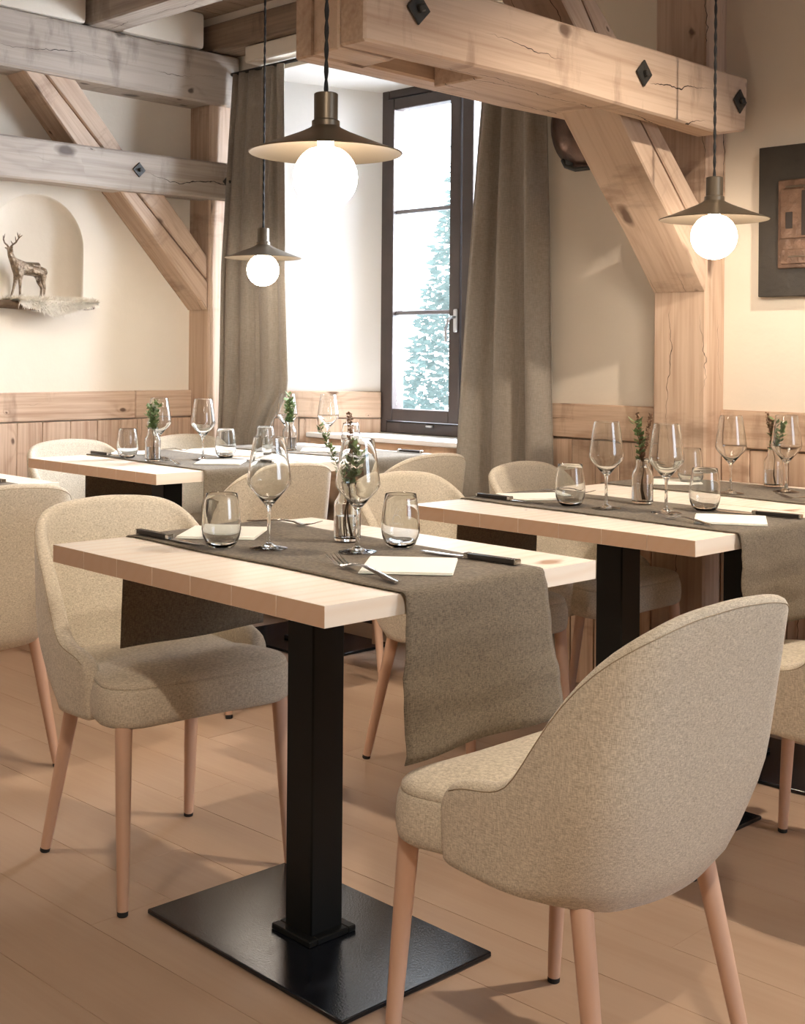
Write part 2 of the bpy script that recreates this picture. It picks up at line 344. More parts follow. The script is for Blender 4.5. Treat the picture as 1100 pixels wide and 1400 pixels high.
def struct(o): return tag(o, kind='structure')
def smooth01(t): t = max(0, min(1, t)); return t * t * (3 - 2 * t)
def interp(x, tab):
    if x <= tab[0][0]: return tab[0][1]
    for (a, b), (c, d) in zip(tab, tab[1:]):
        if x <= c: return b + (d - b) * (x - a) / (c - a)
    return tab[-1][1]

# ------------------------------------------------------------------ the room
YB = 3.66; XL = -4.765; XR = 3.0; YF = -2.6; ZC = 2.64
# floor: sub floor + boards running along x
fl = struct(box('floor', (XR - XL + 1.4, YB - YF + 1.4, .05), JOINT, None, ((XR + XL) / 2, (YB + YF) / 2, -.033), bev=0))
BWID = .185
k = 0
y = 1.405 - BWID * 17
while y < YB:
    x = XL - .02 - random.random() * 1.4
    while x < XR:
        Ln = random.choice((1.6, 2.0, 2.4)); x0 = max(x, XL - .3); x1 = min(x + Ln, XR)
        if x1 - x0 > .05 and y + BWID > -1.7:
            w = BWID - .0007; q = random.uniform(0, .0003)
            b_ = box('floor_board', (round(x1 - x0 - .0012, 2) , w, .008), FLOORW, None, ((x0 + x1) / 2, y + BWID / 2, -.0042 - q), bev=.0006)
            b_.parent = fl; b_.matrix_parent_inverse = Matrix.Translation(fl.location).inverted()
            k += 1
        x += Ln
    y += BWID
# walls -------------------------------------------------------------
RX0, RX1 = -4.56, -2.92          # recess opening at the inner wall face
WX0, WX1 = -4.13, -3.14          # window opening
YW = 4.10; RZT = 2.385; WZT = 2.33; WZB = .79
def polymesh(name, faces, mat, parent=None, thick=0):
    bm = bmesh.new()
    for f in faces: bm.faces.new([bm.verts.new(p) for p in f])
    bmesh.ops.remove_doubles(bm, verts=bm.verts, dist=1e-5)
    bmesh.ops.recalc_face_normals(bm, faces=bm.faces)
    return obj(name, mesh_bm(name, bm, mat), parent)
wb = struct(box('wall_back', (XR - RX1 + .3, .5, 2.9), PLASTER, None, ((XR + RX1 + .3) / 2, YB + .25, 1.40), bev=0))
pc = box('masonry', (abs(RX0 - XL) + .5, .5, 2.9), PLASTER, wb, bev=0)
def attach(o, p, loc, rot=(0, 0, 0)):
    o.parent = p; o.location = Vector(loc) - p.location if not any(p.rotation_euler) else p.matrix_world.inverted() @ Vector(loc)
    o.rotation_euler = rot; return o
attach(pc, wb, ((XL - .5 + RX0) / 2, YB + .25, 1.40))
attach(box('masonry', (RX1 - RX0, .46, .5), PLASTER, wb, bev=0), wb, ((RX0 + RX1) / 2, YB + .23, RZT + .25))
# splayed plaster reveal of the window recess: left cheek, right cheek, soffit (solid wedges)
def rel(o, p): o.parent = p; o.matrix_parent_inverse = Matrix.Translation(p.location).inverted(); return o
rel(prism('reveal', [(RX0, YB - .0), (WX0, YW), (WX0, YW + .14), (WX0 - .6, YW + .14), (RX0 - .02, YB + .3)], 0, 2.8, 'z', WHITEPL, None, bev=0), wb)
rel(prism('reveal', [(RX1, YB), (RX1 + .1, YW + .14), (WX1, YW + .14), (WX1, YW)], 0, 2.8, 'z', WHITEPL, None, bev=0), wb)
rel(prism('reveal_soffit', [(YB + .002, RZT), (YB + .002, RZT + .1), (YW + .12, RZT + .1), (YW + .12, WZT - .01), (YW, WZT - .01)], RX0 - .1, RX1 + .1, 'x', WHITEPL, None, bev=0), wb)
rel(box('masonry', (WX1 - WX0 + .4, .14, WZB), PLASTER, None, ((WX0 + WX1) / 2, YW + .07, WZB / 2), bev=0), wb)
rel(box('masonry', (WX1 - WX0 + .4, .2, .6), PLASTER, None, ((WX0 + WX1) / 2, YW + .12, WZT + .29), bev=0), wb)

# left wall with an arched niche
NC, NR, NZB, NZS = 2.735, .216, 1.335, 1.571    # centre y, radius, bottom z, spring z
def left_wall():
    bm = bmesh.new(); x = XL
    arch = [(NC - NR, NZB), (NC - NR, NZS)] + [(NC - NR * math.cos(math.pi * i / 24), NZS + NR * math.sin(math.pi * i / 24)) for i in range(1, 24)] + [(NC + NR, NZS), (NC + NR, NZB)]
    rect0, rect1, zt, zb = NC - .5, NC + .5, 2.0, 1.1
    def V(y, z, dx=0): return bm.verts.new((x - dx, y, z))
    def F(*p): bm.faces.new([V(*q) for q in p])
    F((YF, -.1), (rect0, -.1), (rect0, 2.8), (YF, 2.8)); F((rect1, -.1), (YB + .4, -.1), (YB + .4, 2.8), (rect1, 2.8))
    F((rect0, -.1), (rect1, -.1), (rect1, zb), (rect0, zb)); F((rect0, zt), (rect1, zt), (rect1, 2.8), (rect0, 2.8))
    outer = []
    for (a, z) in arch:   # project outwards onto the rectangle
        d = Vector((a - NC, z - 1.5)); t = min([s for s in ((.5 / abs(d.x)) if abs(d.x) > 1e-6 else 99, (zt - 1.5) / d.y if d.y > 1e-6 else 99, (zb - 1.5) / d.y if d.y < -1e-6 else 99)])
        outer.append((NC + d.x * t, 1.5 + d.y * t))
    n = len(arch)
    for i in range(n):
        j = (i + 1) % n
        corner = []
        A, B = outer[i], outer[j]
        if abs(A[0] - B[0]) > 1e-4 and abs(A[1] - B[1]) > 1e-4:
            corner = [(rect0 if (A[0] + B[0]) / 2 < NC else rect1, zt if (A[1] + B[1]) / 2 > 1.5 else zb)]
        elif i == n - 1: corner = [(rect1, zb), (rect0, zb)]
        F(arch[i], A, *corner, B, arch[j])
    D = .125; NRG = 9; prev = arch; nf = []
    for t in range(1, NRG + 1):
        an = R(78) * t / NRG; sc = math.cos(an); dp = D * math.sin(an) / math.sin(R(78))
        cur = [(NC + (q[0] - NC) * sc, NZB + (q[1] - NZB) * (.25 + .75 * sc), dp) for q in arch]
        for i in range(n):
            j = (i + 1) % n; nf.append(bm.faces.new([V(*prev[i]), V(*prev[j]), V(*cur[j]), V(*cur[i])]))
        prev = cur
    nf.append(bm.faces.new([V(*q) for q in prev]))
    for f in nf: f.smooth = True
    # outer back so that the wall is a solid
    F((YF, -.1, .4), (YF, 2.8, .4), (YB + .4, 2.8, .4), (YB + .4, -.1, .4)); F((YF, -.1), (YF, 2.8), (YF, 2.8, .4), (YF, -.1, .4))
    F((YB + .4, -.1), (YB + .4, 2.8), (YB + .4, 2.8, .4), (YB + .4, -.1, .4)); F((YF, 2.8), (YB + .4, 2.8), (YB + .4, 2.8, .4), (YF, 2.8, .4))
    F((YF, -.1), (YB + .4, -.1), (YB + .4, -.1, .4), (YF, -.1, .4))
    bmesh.ops.remove_doubles(bm, verts=bm.verts, dist=1e-4)
    bmesh.ops.recalc_face_normals(bm, faces=bm.faces)
    return struct(obj('wall_left', mesh_bm('wall_left', bm, PLASTER)))
wl = left_wall()
wr = struct(box('wall_right', (.2, YB - YF, 2.9), PLASTER, None, (XR + .1, (YB + YF) / 2, 1.4), bev=0))
wf = struct(box('wall_front', (XR - XL, .2, 2.9), PLASTER, None, ((XR + XL) / 2, YF - .1, 1.4), bev=0))
# ceiling: slab + boards running along y + joists running along x
ce = struct(box('ceiling', (XR - XL + 1, YB - YF + 1, .1), CEILWOOD, None, ((XR + XL) / 2, (YB + YF) / 2, ZC + .07), bev=0))
for i in range(22):
    x = XL + .1 + i * .19
    rel(box('ceiling_board', (5.6, .187, .018), CEILWOOD, None, (x, YB - 2.85, ZC + .009), (0, 0, R(90)), bev=.003), ce)
def joist(y0, y1, z0=2.478, x1=XR, mat=BEAM_GREY):
    return rel(box('joist', (x1 - XL, y1 - y0, ZC - z0), mat, None, ((x1 + XL) / 2, (y0 + y1) / 2, (ZC + z0) / 2), bev=.008), ce)
joist(2.868, 3.02); joist(2.28, 2.43); joist(1.65, 1.80); joist(1.0, 1.15); joist(.3, .45)
# cream infill blocks above the left plate between the joists
for a, b_ in ((2.44, 2.856), (3.03, 3.452), (1.82, 2.27)):
    o = rel(box('infill', (b_ - a, .12, ZC - 2.479), PLASTER, None, (XL + .06 + .045, (a + b_) / 2, (ZC + 2.479) / 2), (0, 0, R(90)), bev=.02, seg=2), wl)
# wall plate and plaster strip over the window, curtain rail under it
t2 = struct(box('trim_1', (XR - XL, YB - 3.5, 2.60 - 2.482), CEILWOOD, None, ((XR + XL) / 2, (3.5 + YB) / 2, 2.542), bev=.006))
t3 = struct(box('trim_2', (XR - XL - .35, YB - 3.53, 2.479 - 2.405), PLASTER, None, ((XR + XL) / 2 + .17, (3.53 + YB) / 2, 2.441), bev=.006))
box_top = rel(box('plaster_band', (XR - XL, YB - 3.52, ZC - 2.602), PLASTER, None, ((XR + XL) / 2, (3.52 + YB) / 2, (ZC + 2.602) / 2), bev=0), wb)

# wainscot: horizontal cap boards and single vertical planks below -------------------
ZB0, ZB1 = .853, .972
def wainscot(p0, p1, wall, nrm, seed, zmax=ZB1, cap=True, zb=0.0, mat=PANEL):
    random.seed(seed)
    d = Vector((p1[0] - p0[0], p1[1] - p0[1])); Ln = d.length; d /= Ln; a = math.atan2(d.y, d.x)
    n = Vector(nrm)
    x = 0
    while x < Ln - .01:
        w = min(random.choice((.085, .10, .115, .13)), Ln - x)
        if Ln - x - w < .04: w = Ln - x
        c = Vector(p0) + d * (x + w / 2) + n * (.009 + random.uniform(0, .0015))
        h_ = ZB0 - .004 - zb
        o = box('wainscot_plank', (h_, .018, round(w - .003, 3)), mat, None, (c.x, c.y, zb + h_ / 2), bev=.002)
        # local X (grain) vertical
        o.rotation_euler = Matrix((Vector((0, 0, 1)), Vector((-n.x, -n.y, 0)), Vector((0, 0, 1)).cross(Vector((-n.x, -n.y, 0))))).transposed().to_euler()
        rel(o, wall)
        x += w
    if cap:
        x = 0
        while x < Ln - .01:
            w = min(random.choice((1.1, 1.5, 1.9)), Ln - x)
            c = Vector(p0) + d * (x + w / 2) + n * .013
            o = box('cap_board', (w - .002, .026, ZB1 - ZB0), mat, None, (c.x, c.y, (ZB0 + ZB1) / 2), (0, 0, a), bev=.004)
            rel(o, wall); x += w
wainscot((XL, .2), (XL, 3.50), wl, (1, 0), 3)
wainscot((RX1, YB), (-2.335, YB), wb, (0, -1), 5)
wainscot((-2.132, YB), (.9, YB), wb, (0, -1), 8)
nr = Vector((YW - YB, -(WX0 - RX0))).normalized()
wainscot((RX0, YB), (WX0, YW), wb, (nr.x, nr.y), 12, mat=PANEL)
# sill box in the recess
sl = struct(thing('window_sill', None, None, (0, 0, 0)) if False else obj('trim_3', None)); 
rel(prism('sill_top', [(-4.375, 3.845), (-3.035, 3.845), (-3.14, YW + .02), (-4.13, YW + .02)], .745 + .02, .787, 'z', WHITEPL, None, bev=.003), sl)
rel(prism('sill_apron', [(-4.36, 3.86), (-3.04, 3.86), (-3.14, YW), (-4.12, YW)], 0, .764, 'z', SILLW, None, bev=.002), sl)

# ------------------------------------------------------------------ window
win = struct(obj('window_1', None, None, ((WX0 + WX1) / 2, YW, 0)))
wxm = (WX0 + WX1) / 2
def wbox(name, x0, x1, z0, z1, y0, y1, mat, parent=None, bev=.004):
    return rel(box(name, (x1 - x0, y1 - y0, z1 - z0), mat, None, ((x0 + x1) / 2, (y0 + y1) / 2, (z0 + z1) / 2), bev=bev), win)
Z0, Z1 = WZB, 2.33
wbox('frame_jamb', WX0, WX0 + .045, Z0, Z1, YW - .01, YW + .09, FRAMEW); wbox('frame_jamb', WX1 - .045, WX1, Z0, Z1, YW - .01, YW + .09, FRAMEW)
wbox('frame_head', WX0 + .045, WX1 - .045, Z1 - .045, Z1, YW - .01, YW + .09, FRAMEW); wbox('frame_rail', WX0 + .045, WX1 - .045, Z0, Z0 + .05, YW - .012, YW + .09, FRAMEW)
for s, (a, b_) in enumerate(((WX0 + .05, wxm - .004), (wxm + .004, WX1 - .05))):
    sa = .052; xl, xr_ = a, b_
    g0, g1, gz0, gz1 = a + sa - .012, b_ - .062 if s == 0 else b_ - sa, Z0 + .108, Z1 - .10
    if s: g0 = a + .062
    wbox('sash_stile', xl, g0, Z0 + .055, Z1 - .05, YW - .025, YW + .04, FRAMEW); wbox('sash_stile', g1, xr_, Z0 + .055, Z1 - .05, YW - .025, YW + .04, FRAMEW)
    wbox('sash_rail', g0, g1, Z0 + .055, gz0, YW - .024, YW + .04, FRAMEW); wbox('sash_rail', g0, g1, gz1, Z1 - .05, YW - .024, YW + .04, FRAMEW)
    zb = [gz0, 1.325, 1.775, gz1]
    for z in zb[1:3]: wbox('glazing_bar', g0, g1, z - .009, z + .009, YW - .006, YW + .02, LEADM)
    for z0_, z1_ in zip(zb, zb[1:]): wbox('pane', g0 + .001, g1 - .001, z0_ + .009, z1_ - .009, YW + .004, YW + .008, PANE, bev=0)
hp = wbox('handle_plate', wxm - .034, wxm - .012, 1.235, 1.335, YW - .034, YW - .024, SILVERY)
bm = bmesh.new(); bm_tube(bm, [(0, 0, 0), (0, -.028, 0), (-.004, -.04, -.012), (-.016, -.042, -.05), (-.014, -.042, -.105)], [.007, .007, .008, .0075, .006], 10)
rel(obj('window_handle', mesh_bm('window_handle', bm, SILVERY, True, 50), None, (wxm - .023, YW - .03, 1.30)), win)
wbox('latch', -3.83, -3.79, .822, .834, YW - .03, YW - .008, SILVERY)

# ------------------------------------------------------------------ outside: snowy ground, conifers
struct(box('ground', (60, 40, .1), SNOW, None, (-10, 25, -1.2), bev=0))
def conifer(loc, h_, r0, seed, label):
    random.seed(seed)
    t = thing('conifer', label, 'tree', loc)
    tube('trunk', [(0, 0, 0), (0, 0, h_ * .95)], [.14, .02], STEM, t, 8)
    bm = bmesh.new()
    for i in range(11000):
        z = h_ * (1 - random.random() ** .62) * .96 + .3; rr = r0 * (1 - z / (h_ + .4)) * (.25 + .75 * random.random() ** .5)
        a = random.random() * 6.283; c = Vector((math.cos(a) * rr, math.sin(a) * rr, z - rr * .25)); d = Vector((math.cos(a), math.sin(a), -.5 + random.random() * .5)).normalized()
        u = d.cross(Vector((random.uniform(-1, 1), random.uniform(-1, 1), 1))).normalized(); l = random.uniform(.05, .12); w = l * .2
        vs = [bm.verts.new(c - u * w), bm.verts.new(c + d * l), bm.verts.new(c + u * w), bm.verts.new(c + Vector((0, 0, -.04)))]
        bm.faces.new((vs[0], vs[3], vs[1])); bm.faces.new((vs[3], vs[2], vs[1]))
    tag(obj('foliage', mesh_bm('foliage', bm, NEEDLE), t), kind='stuff')
conifer((-8.4, 10.1, -1.1), 6.2, 1.55, 4, 'frosty conifer standing outside the window')

# ------------------------------------------------------------------ timber frames
def bolt(parent, x, y, z, s=.043):
    bm = bmesh.new()
    bm_box(bm, 0, 0, 0, .006, s * 1.25, s * 1.25, .0015, mtx=Matrix.Rotation(R(45), 4, 'X'))
    bm_box(bm, .009, 0, 0, .014, s * .42, s * .42, .003, mtx=Matrix.Rotation(R(20), 4, 'X'))
    o = obj('bolt_plate', mesh_bm('bolt_plate', bm, IRON)); o.location = (x + .003, y, z); o.parent = parent; return o
def grooved(name, poly, crack, x0, x1, mat, parent, grain):
    """a timber whose face is split by a drying crack: polygon cut in two along the crack with a recessed core"""
    top, bot = poly
    lo = prism(name, bot, x0, x1, 'x', mat, parent, grain, bev=.004)
    return lo
# right-hand frame (thing at the origin so that parts carry room coordinates)
fr_ = thing('timber_frame', 'pale wooden post, brace and bolted tie beams standing right of the window', 'timber frame', (0, 0, 0))
prism('post', [(-2.33, 3.55), (-2.135, 3.55), (-2.135, YB + .01), (-2.33, YB + .01)], 0, ZC, 'z', BEAM, fr_, bev=.006)
fr_.children  # the post's grain is set below
def vpost(name, x0, x1, y0, y1, z0, z1, mat, parent):
    bm = bmesh.new(); bm_box(bm, 0, 0, 0, z1 - z0, y1 - y0, x1 - x0, .007)
    for v in bm.verts: pass
    o = obj(name, mesh_bm(name, bm, mat), parent, ((x0 + x1) / 2, (y0 + y1) / 2, (z0 + z1) / 2), (0, R(-90), 0)); return o
for o in [c for c in bpy.data.objects if c.name == 'post']: bpy.data.objects.remove(o)
vpost('post', -2.33, -2.135, 3.55, YB + .004, 0, ZC - .16, BEAM, fr_)
g = math.atan2(-.5, .52)
C1 = [(3.548, 1.478), (3.443, 1.584), (3.158, 1.858), (2.957, 2.051), (2.80, 2.24), (2.70, 2.34)]
lowp = [(3.548, 1.343), (3.548, 1.47)] + [(a - .004, b_ - .004) for a, b_ in C1[1:]] + [(2.57, 2.34), (3.019, 1.885), (3.253, 1.645), (3.371, 1.535)]
upp = [(3.548, 1.487)] + [(a + .003, b_ + .004) for a, b_ in C1[1:]] + [(2.80, 2.34), (2.952, 2.142), (3.056, 2.057), (3.254, 1.848), (3.392, 1.722), (3.498, 1.626), (3.548, 1.60)]
prism('brace', lowp, -2.328, -2.136, 'x', BEAM, fr_, g, bev=.004)
prism('brace_edge', upp, -2.328, -2.138, 'x', BEAM, fr_, g, bev=.004)
prism('tie_beam', [(1.957, 1.827), (2.60, 1.834), (3.45, 1.814), (3.60, 1.842), (3.615, 2.008), (1.957, 2.003)], -2.115, -2.032, 'x', BEAM, fr_, 0, bev=.006, jitter=.006, sub=.25)
prism('tie_beam', [(2.09, 1.864), (3.648, 1.866), (3.648, 2.04), (2.09, 2.03)], -2.42, -2.334, 'x', BEAM, fr_, 0, bev=.006, jitter=.006, sub=.25)
prism('spacer', [(1.957, 1.819), (2.12, 1.819), (2.20, 1.85), (2.20, 2.0), (1.957, 2.0)], -2.264, -2.205, 'x', BEAM, fr_, 0, bev=.004)
prism('spacer', [(1.957, 1.822), (2.12, 1.822), (2.20, 1.86), (2.20, 2.0), (1.957, 2.0)], -2.203, -2.117, 'x', BEAM, fr_, 0, bev=.004)
prism('spacer', [(2.50, 1.85), (3.02, 1.85), (2.90, 1.99), (2.50, 1.99)], -2.332, -2.117, 'x', BEAM, fr_, 0, bev=.004)
prism('top_beam', [(1.2, 2.345), (3.648, 2.345), (3.648, 2.474), (1.2, 2.474)], -2.32, -2.12, 'x', BEAM, fr_, 0, bev=.006)
for y_, z_ in ((3.034, 1.929), (3.557, 1.927), (2.122, 1.928)): bolt(fr_, -2.03, y_, z_)
# left-hand frame, half sunk into the left wall
fl_ = thing('timber_frame', 'greyish wooden post, brace and beams set in the left wall', 'timber frame', (0, 0, 0))
vpost('post', XL - .02, -4.62, 3.50, YB - .002, 0, 2.255, BEAM, fl_)
prism('plate_beam', [(.6, 2.255), (3.652, 2.245), (3.652, 2.476), (.6, 2.476)], XL - .01, -4.60, 'x', BEAM_GREY, fl_, 0, bev=.008, jitter=.01, sub=.3)
prism('tie_beam', [(.6, 1.80), (3.60, 1.823), (3.60, 1.99), (.6, 1.97)], -4.70, -4.585, 'x', BEAM_GREY, fl_, 0, bev=.008, jitter=.008, sub=.3)
C2 = [(3.498, 1.462), (3.128, 1.813), (2.946, 1.992), (2.68, 2.256)]
lowp = [(3.498, 1.328), (3.498, 1.455)] + [(a - .003, b_ - .003) for a, b_ in C2[1:]] + [(2.585, 2.256), (2.816, 1.994), (3.033, 1.825)]
upp = [(3.498, 1.47)] + [(a + .003, b_ + .004) for a, b_ in C2[1:]] + [(2.82, 2.256), (3.053, 1.993), (3.27, 1.817), (3.498, 1.57)]
g2 = math.atan2(-.52, .5)
prism('brace', lowp, XL - .01, -4.625, 'x', BEAM, fl_, g2, bev=.006)
prism('brace_edge', upp, XL - .01, -4.63, 'x', BEAM, fl_, g2, bev=.006)
bolt(fl_, -4.585, 3.102, 1.908, .036); bolt(fl_, -4.585, 3.575, 1.905, .036)

# ------------------------------------------------------------------ curtains
def curtain(name, label, top, bot, y0, zt, zb, nf, amp, seed, edge=None, sway=None):
    random.seed(seed); nx, nz = 160, 40; bm = bmesh.new(); grid = []
    phs = [random.uniform(-.5, .5) for _ in range(nf + 2)]
    for j in range(nz + 1):
        t = j / nz; z = zt + (zb - zt) * t; a = top[0] + (bot[0] - top[0]) * t ** .8; b_ = top[1] + (bot[1] - top[1]) * t ** .8; row = []
        if edge: b_ = interp(z, edge)
        yy = interp(z, sway) if sway else y0
        for i in range(nx + 1):
            u = i / nx; uu = u * nf; k = int(uu); w = phs[k] + (phs[k + 1] - phs[k]) * (uu - k)
            f = math.sin(2 * math.pi * (uu + w * .55 + .15 * math.sin(t * 3 + k)))
            f = math.copysign(abs(f) ** .7, f)
            am = amp * (.55 + .45 * t) * (1 + .35 * math.sin(u * 9 + t * 1.5 + seed))
            x = a + (b_ - a) * (u + .012 * math.sin(uu * 6.283 + 1.2) * 1.2)
            row.append(bm.verts.new((x, yy + f * am * .5, z)))
        grid.append(row)
    for j in range(nz):
        for i in range(nx): bm.faces.new((grid[j][i], grid[j][i + 1], grid[j + 1][i + 1], grid[j + 1][i]))
    me = mesh_bm(name, bm, CURTAIN, True)
    o = obj(name, me); m = o.modifiers.new('solid', 'SOLIDIFY'); m.thickness = .003
    return tag(o, label, 'curtain', 'window curtains')
curtain('curtain', 'taupe floor-length curtain at the left side of the window', (-4.575, -4.25), (-4.612, -4.268), 3.60, 2.388, .02, 4, .034, 1,
        edge=[(.02, -4.275), (.80, -4.27), (.98, -4.13), (1.6, -4.16), (2.388, -4.235)], sway=[(.02, 3.548), (1.5, 3.548), (2.388, 3.60)])
curtain('curtain', 'taupe floor-length curtain at the right side of the window', (-3.08, -2.85), (-3.31, -2.77), 3.60, 2.388, .02, 3, .06, 5)
tag(tube('curtain_rail', [(-4.60, 3.603, 2.392), (-2.5, 3.603, 2.392)], .008, IRON, None, 10), 'dark metal curtain rail above the window', 'curtain rail')

# ------------------------------------------------------------------ pendant lamps
def lamp(x, y, z, label, first=[]):
    if not first:
        t = thing('pendant_lamp', label, 'lamp', (x, y, z), 0, 'pendant lamps over the tables')
        prof = [(.150, 0), (.151, .0012), (.118, .013), (.080, .028), (.050, .040), (.032, .049), (.0275, .053), (.0275, .063), (.0235, .066), (.0235, .116), (.021, .118), (.004, .118), (.004, .113), (.018, .113), (.018, .060), (.030, .046), (.049, .037), (.079, .0255), (.117, .0105), (.149, -.0008)]
        obj('lamp_shade', lathe('lamp_shade', prof, 96, SHADE, True, 35, closed=True), t)
        obj('bulb', lathe('bulb', [(0, -.110)] + [(.063 * math.sin(math.pi * i / 24), -.047 - .063 * math.cos(math.pi * i / 24)) for i in range(1, 21)] + [(.016, .012), (.016, .055), (0, .056)], 48, BULBM), t)
        bm = bmesh.new(); H_ = ZC - z - .004; n = 90
        for s in (0, math.pi):
            bm_tube(bm, [(.0022 * math.cos(i * .9 + s), .0022 * math.sin(i * .9 + s), .116 + (H_ - .116) * i / n) for i in range(n + 1)], .0026, 6)
        obj('cord', mesh_bm('cord', bm, CORDM, True, 60), t)
        obj('ceiling_rose', lathe('ceiling_rose', [(0, H_ + .002), (.045, H_ + .002), (.045, H_ - .022), (.006, H_ - .03), (0, H_ - .03)], 32, SHADE, True, 35), t)
        first.append(t)
    else:
        t = dup(first[0]); t.location = (x, y, z)
        tag(t, label)
    return t
lamp(-1.873, 1.70, 1.532, 'bronze pendant lamp hanging over the front table, largest in view')
lamp(-1.875, 3.155, 1.520, 'bronze pendant lamp hanging in front of the picture on the right')
lamp(-3.93, 3.24, 1.514, 'bronze pendant lamp hanging before the left curtain, smallest in view')

# ------------------------------------------------------------------ tables
def table(cx, cy, w, d, label, rz=0.0, ns=7):
    t = thing('dining_table', label, 'table', (cx, cy, 0), rz, 'square pedestal tables')
    tp = obj('tabletop', None, t, (0, 0, .7325))
    sw = w / ns
    for i in range(ns):
        o = box('stave', (d, round(sw - .0002, 4), .035), TABLE, tp, (-w / 2 + sw * (i + .5), 0, random.uniform(-.0001, .0001)), (0, 0, R(90)), bev=.0005)
    box('column', (.08, .08, .705), BLACK, t, (0, 0, .3625), bev=.003)
    bm = bmesh.new()
    for a, b_, c, e in ((0, .049, .118, .02), (0, -.049, .118, .02), (.049, 0, .02, .078), (-.049, 0, .02, .078)): bm_box(bm, a, b_, 0, c, e, .012, .002)
    obj('collar', mesh_bm('collar', bm, BLACK), t, (0, 0, .017))
    box('base_plate', (.60, .375, .010), PLATEM, t, (0, 0, .006), bev=.002)
    box('top_bracket', (.46, .30, .006), BLACK, t, (0, 0, .712), bev=.001)
    return t
TZ = .75
T1 = table(-1.878, 1.690, .845, .675, 'square spruce table in front, nearest to the camera', R(-2.0))
table(-1.877, 2.712, .862, .635, 'spruce table on the right, first behind the front table', R(-1.5))
table(-1.872, 3.322, .862, .575, 'spruce table at the back right, against the wall below the picture', R(-1.0))
table(-3.838, 2.728, .828, .645, 'spruce table on the left near the deer niche wall', R(-1.2))
table(-3.835, 3.392, .828, .655, 'spruce table right in front of the window recess', R(-1.0))
table(-3.832, 1.712, .838, .66, 'spruce table cut off by the left edge of the photo', R(-1.2))

# ------------------------------------------------------------------ runners (linen strips lying over the width, hanging down at both ends)
def runner(x0, x1, yl, yr, zl, zr, label, seed, flare=(.0, .0), hl=0.0, hr=0.0):
    """x0/x1: table edges, yl/yr: (near, far) y at the left / right edge; zl/zr: z of the hanging hems"""
    random.seed(seed); bm = bmesh.new(); rows = []
    path = []; g_ = .004; T = TZ + .0022
    nl = 14
    for i in range(nl): path.append(('l', zl + (TZ - .012 - zl) * i / nl))
    for a in (0, 30, 60): path.append(('cl', a))
    for i in range(31): path.append(('t', i / 30))
    for a in (60, 30, 0): path.append(('cr', a))
    for i in range(1, nl + 4): path.append(('r', TZ - .012 - (TZ - .012 - zr) * i / (nl + 3)))
    NV = 26
    for kind, q in path:
        row = []
        for j in range(NV + 1):
            v = j / NV
            if kind == 'l':
                drop = (TZ - q); y = yl[0] + (yl[1] - yl[0]) * v; y += (v - .5) * 0.0; s = drop / (TZ - zl)
                x = x0 - g_ - .004 - s * (.006 + hl) - .008 * s * math.sin(v * 7 + seed); y += s * flare[0] * (v - .5)
                row.append((x, y, q))
            elif kind == 'cl':
                a = R(q); y = yl[0] + (yl[1] - yl[0]) * v; row.append((x0 - g_ - .004 + .010 * (1 - math.cos(a)), y, TZ - .012 + .0142 * math.sin(a)))
            elif kind == 't':
                x = x0 + (x1 - x0) * q; a = yl[0] + (yr[0] - yl[0]) * q; b_ = yl[1] + (yr[1] - yl[1]) * q
                a += .003 * math.sin(q * 11 + seed); b_ += .003 * math.sin(q * 9 + seed * 2)
                row.append((x, a + (b_ - a) * v, T + .0012 * max(0, mnoise.noise(Vector((x * 9, v * 4, seed))))))
            elif kind == 'cr':
                a = R(q); y = yr[0] + (yr[1] - yr[0]) * v; row.append((x1 + g_ + .004 - .010 * (1 - math.cos(a)), y, TZ - .012 + .0142 * math.sin(a)))
            else:
                s = (TZ - q) / (TZ - zr); y = yr[0] + (yr[1] - yr[0]) * v; y += s * flare[1] * (v - .5) + .006 * s * math.sin(s * 9 + v)
                wv = .007 * s * math.sin(v * 8 + seed) + .0025 * math.sin(s * 22 + 3 * mnoise.noise(Vector((v * 3, s * 4, seed)))) * s ** .5
                row.append((x1 + g_ + .004 + s * (.008 + hr) + wv, y, q))
        rows.append([bm.verts.new(p) for p in row])
    for a, b_ in zip(rows, rows[1:]):
        for j in range(NV): bm.faces.new((a[j], b_[j], b_[j + 1], a[j + 1]))
    me = mesh_bm('table_runner', bm, RUNNER, True)
    o = obj('table_runner', me); m = o.modifiers.new('solid', 'SOLIDIFY'); m.thickness = .0016; m.offset = 1
    return tag(o, label, 'table runner', 'linen table runners')
runner(-2.301, -1.455, (1.535, 1.925), (1.497, 1.858), .512, .485, 'taupe linen runner across the front table, hanging toward the camera', 1, (0, .06), .0, .012)
runner(-2.308, -1.445, (2.598, 2.945), (2.540, 2.895), .53, .535, 'taupe linen runner across the right table, grey-blue where it hangs down', 2, (0, .05), 0, .01)
runner(-2.303, -1.441, (3.235, 3.57), (3.165, 3.51), .52, .53, 'taupe linen runner across the back right table below the picture', 3)
runner(-4.252, -3.424, (2.655, 3.01), (2.575, 2.935), .53, .52, 'taupe linen runner across the left table near the deer niche wall', 4, (0, .03))
runner(-4.249, -3.421, (3.26, 3.585), (3.315, 3.665), .53, .52, 'taupe linen runner across the table in front of the window', 5)
runner(-4.251, -3.413, (1.60, 1.95), (1.55, 1.90), .53, .52, 'taupe linen runner on the table at the left photo edge', 6)

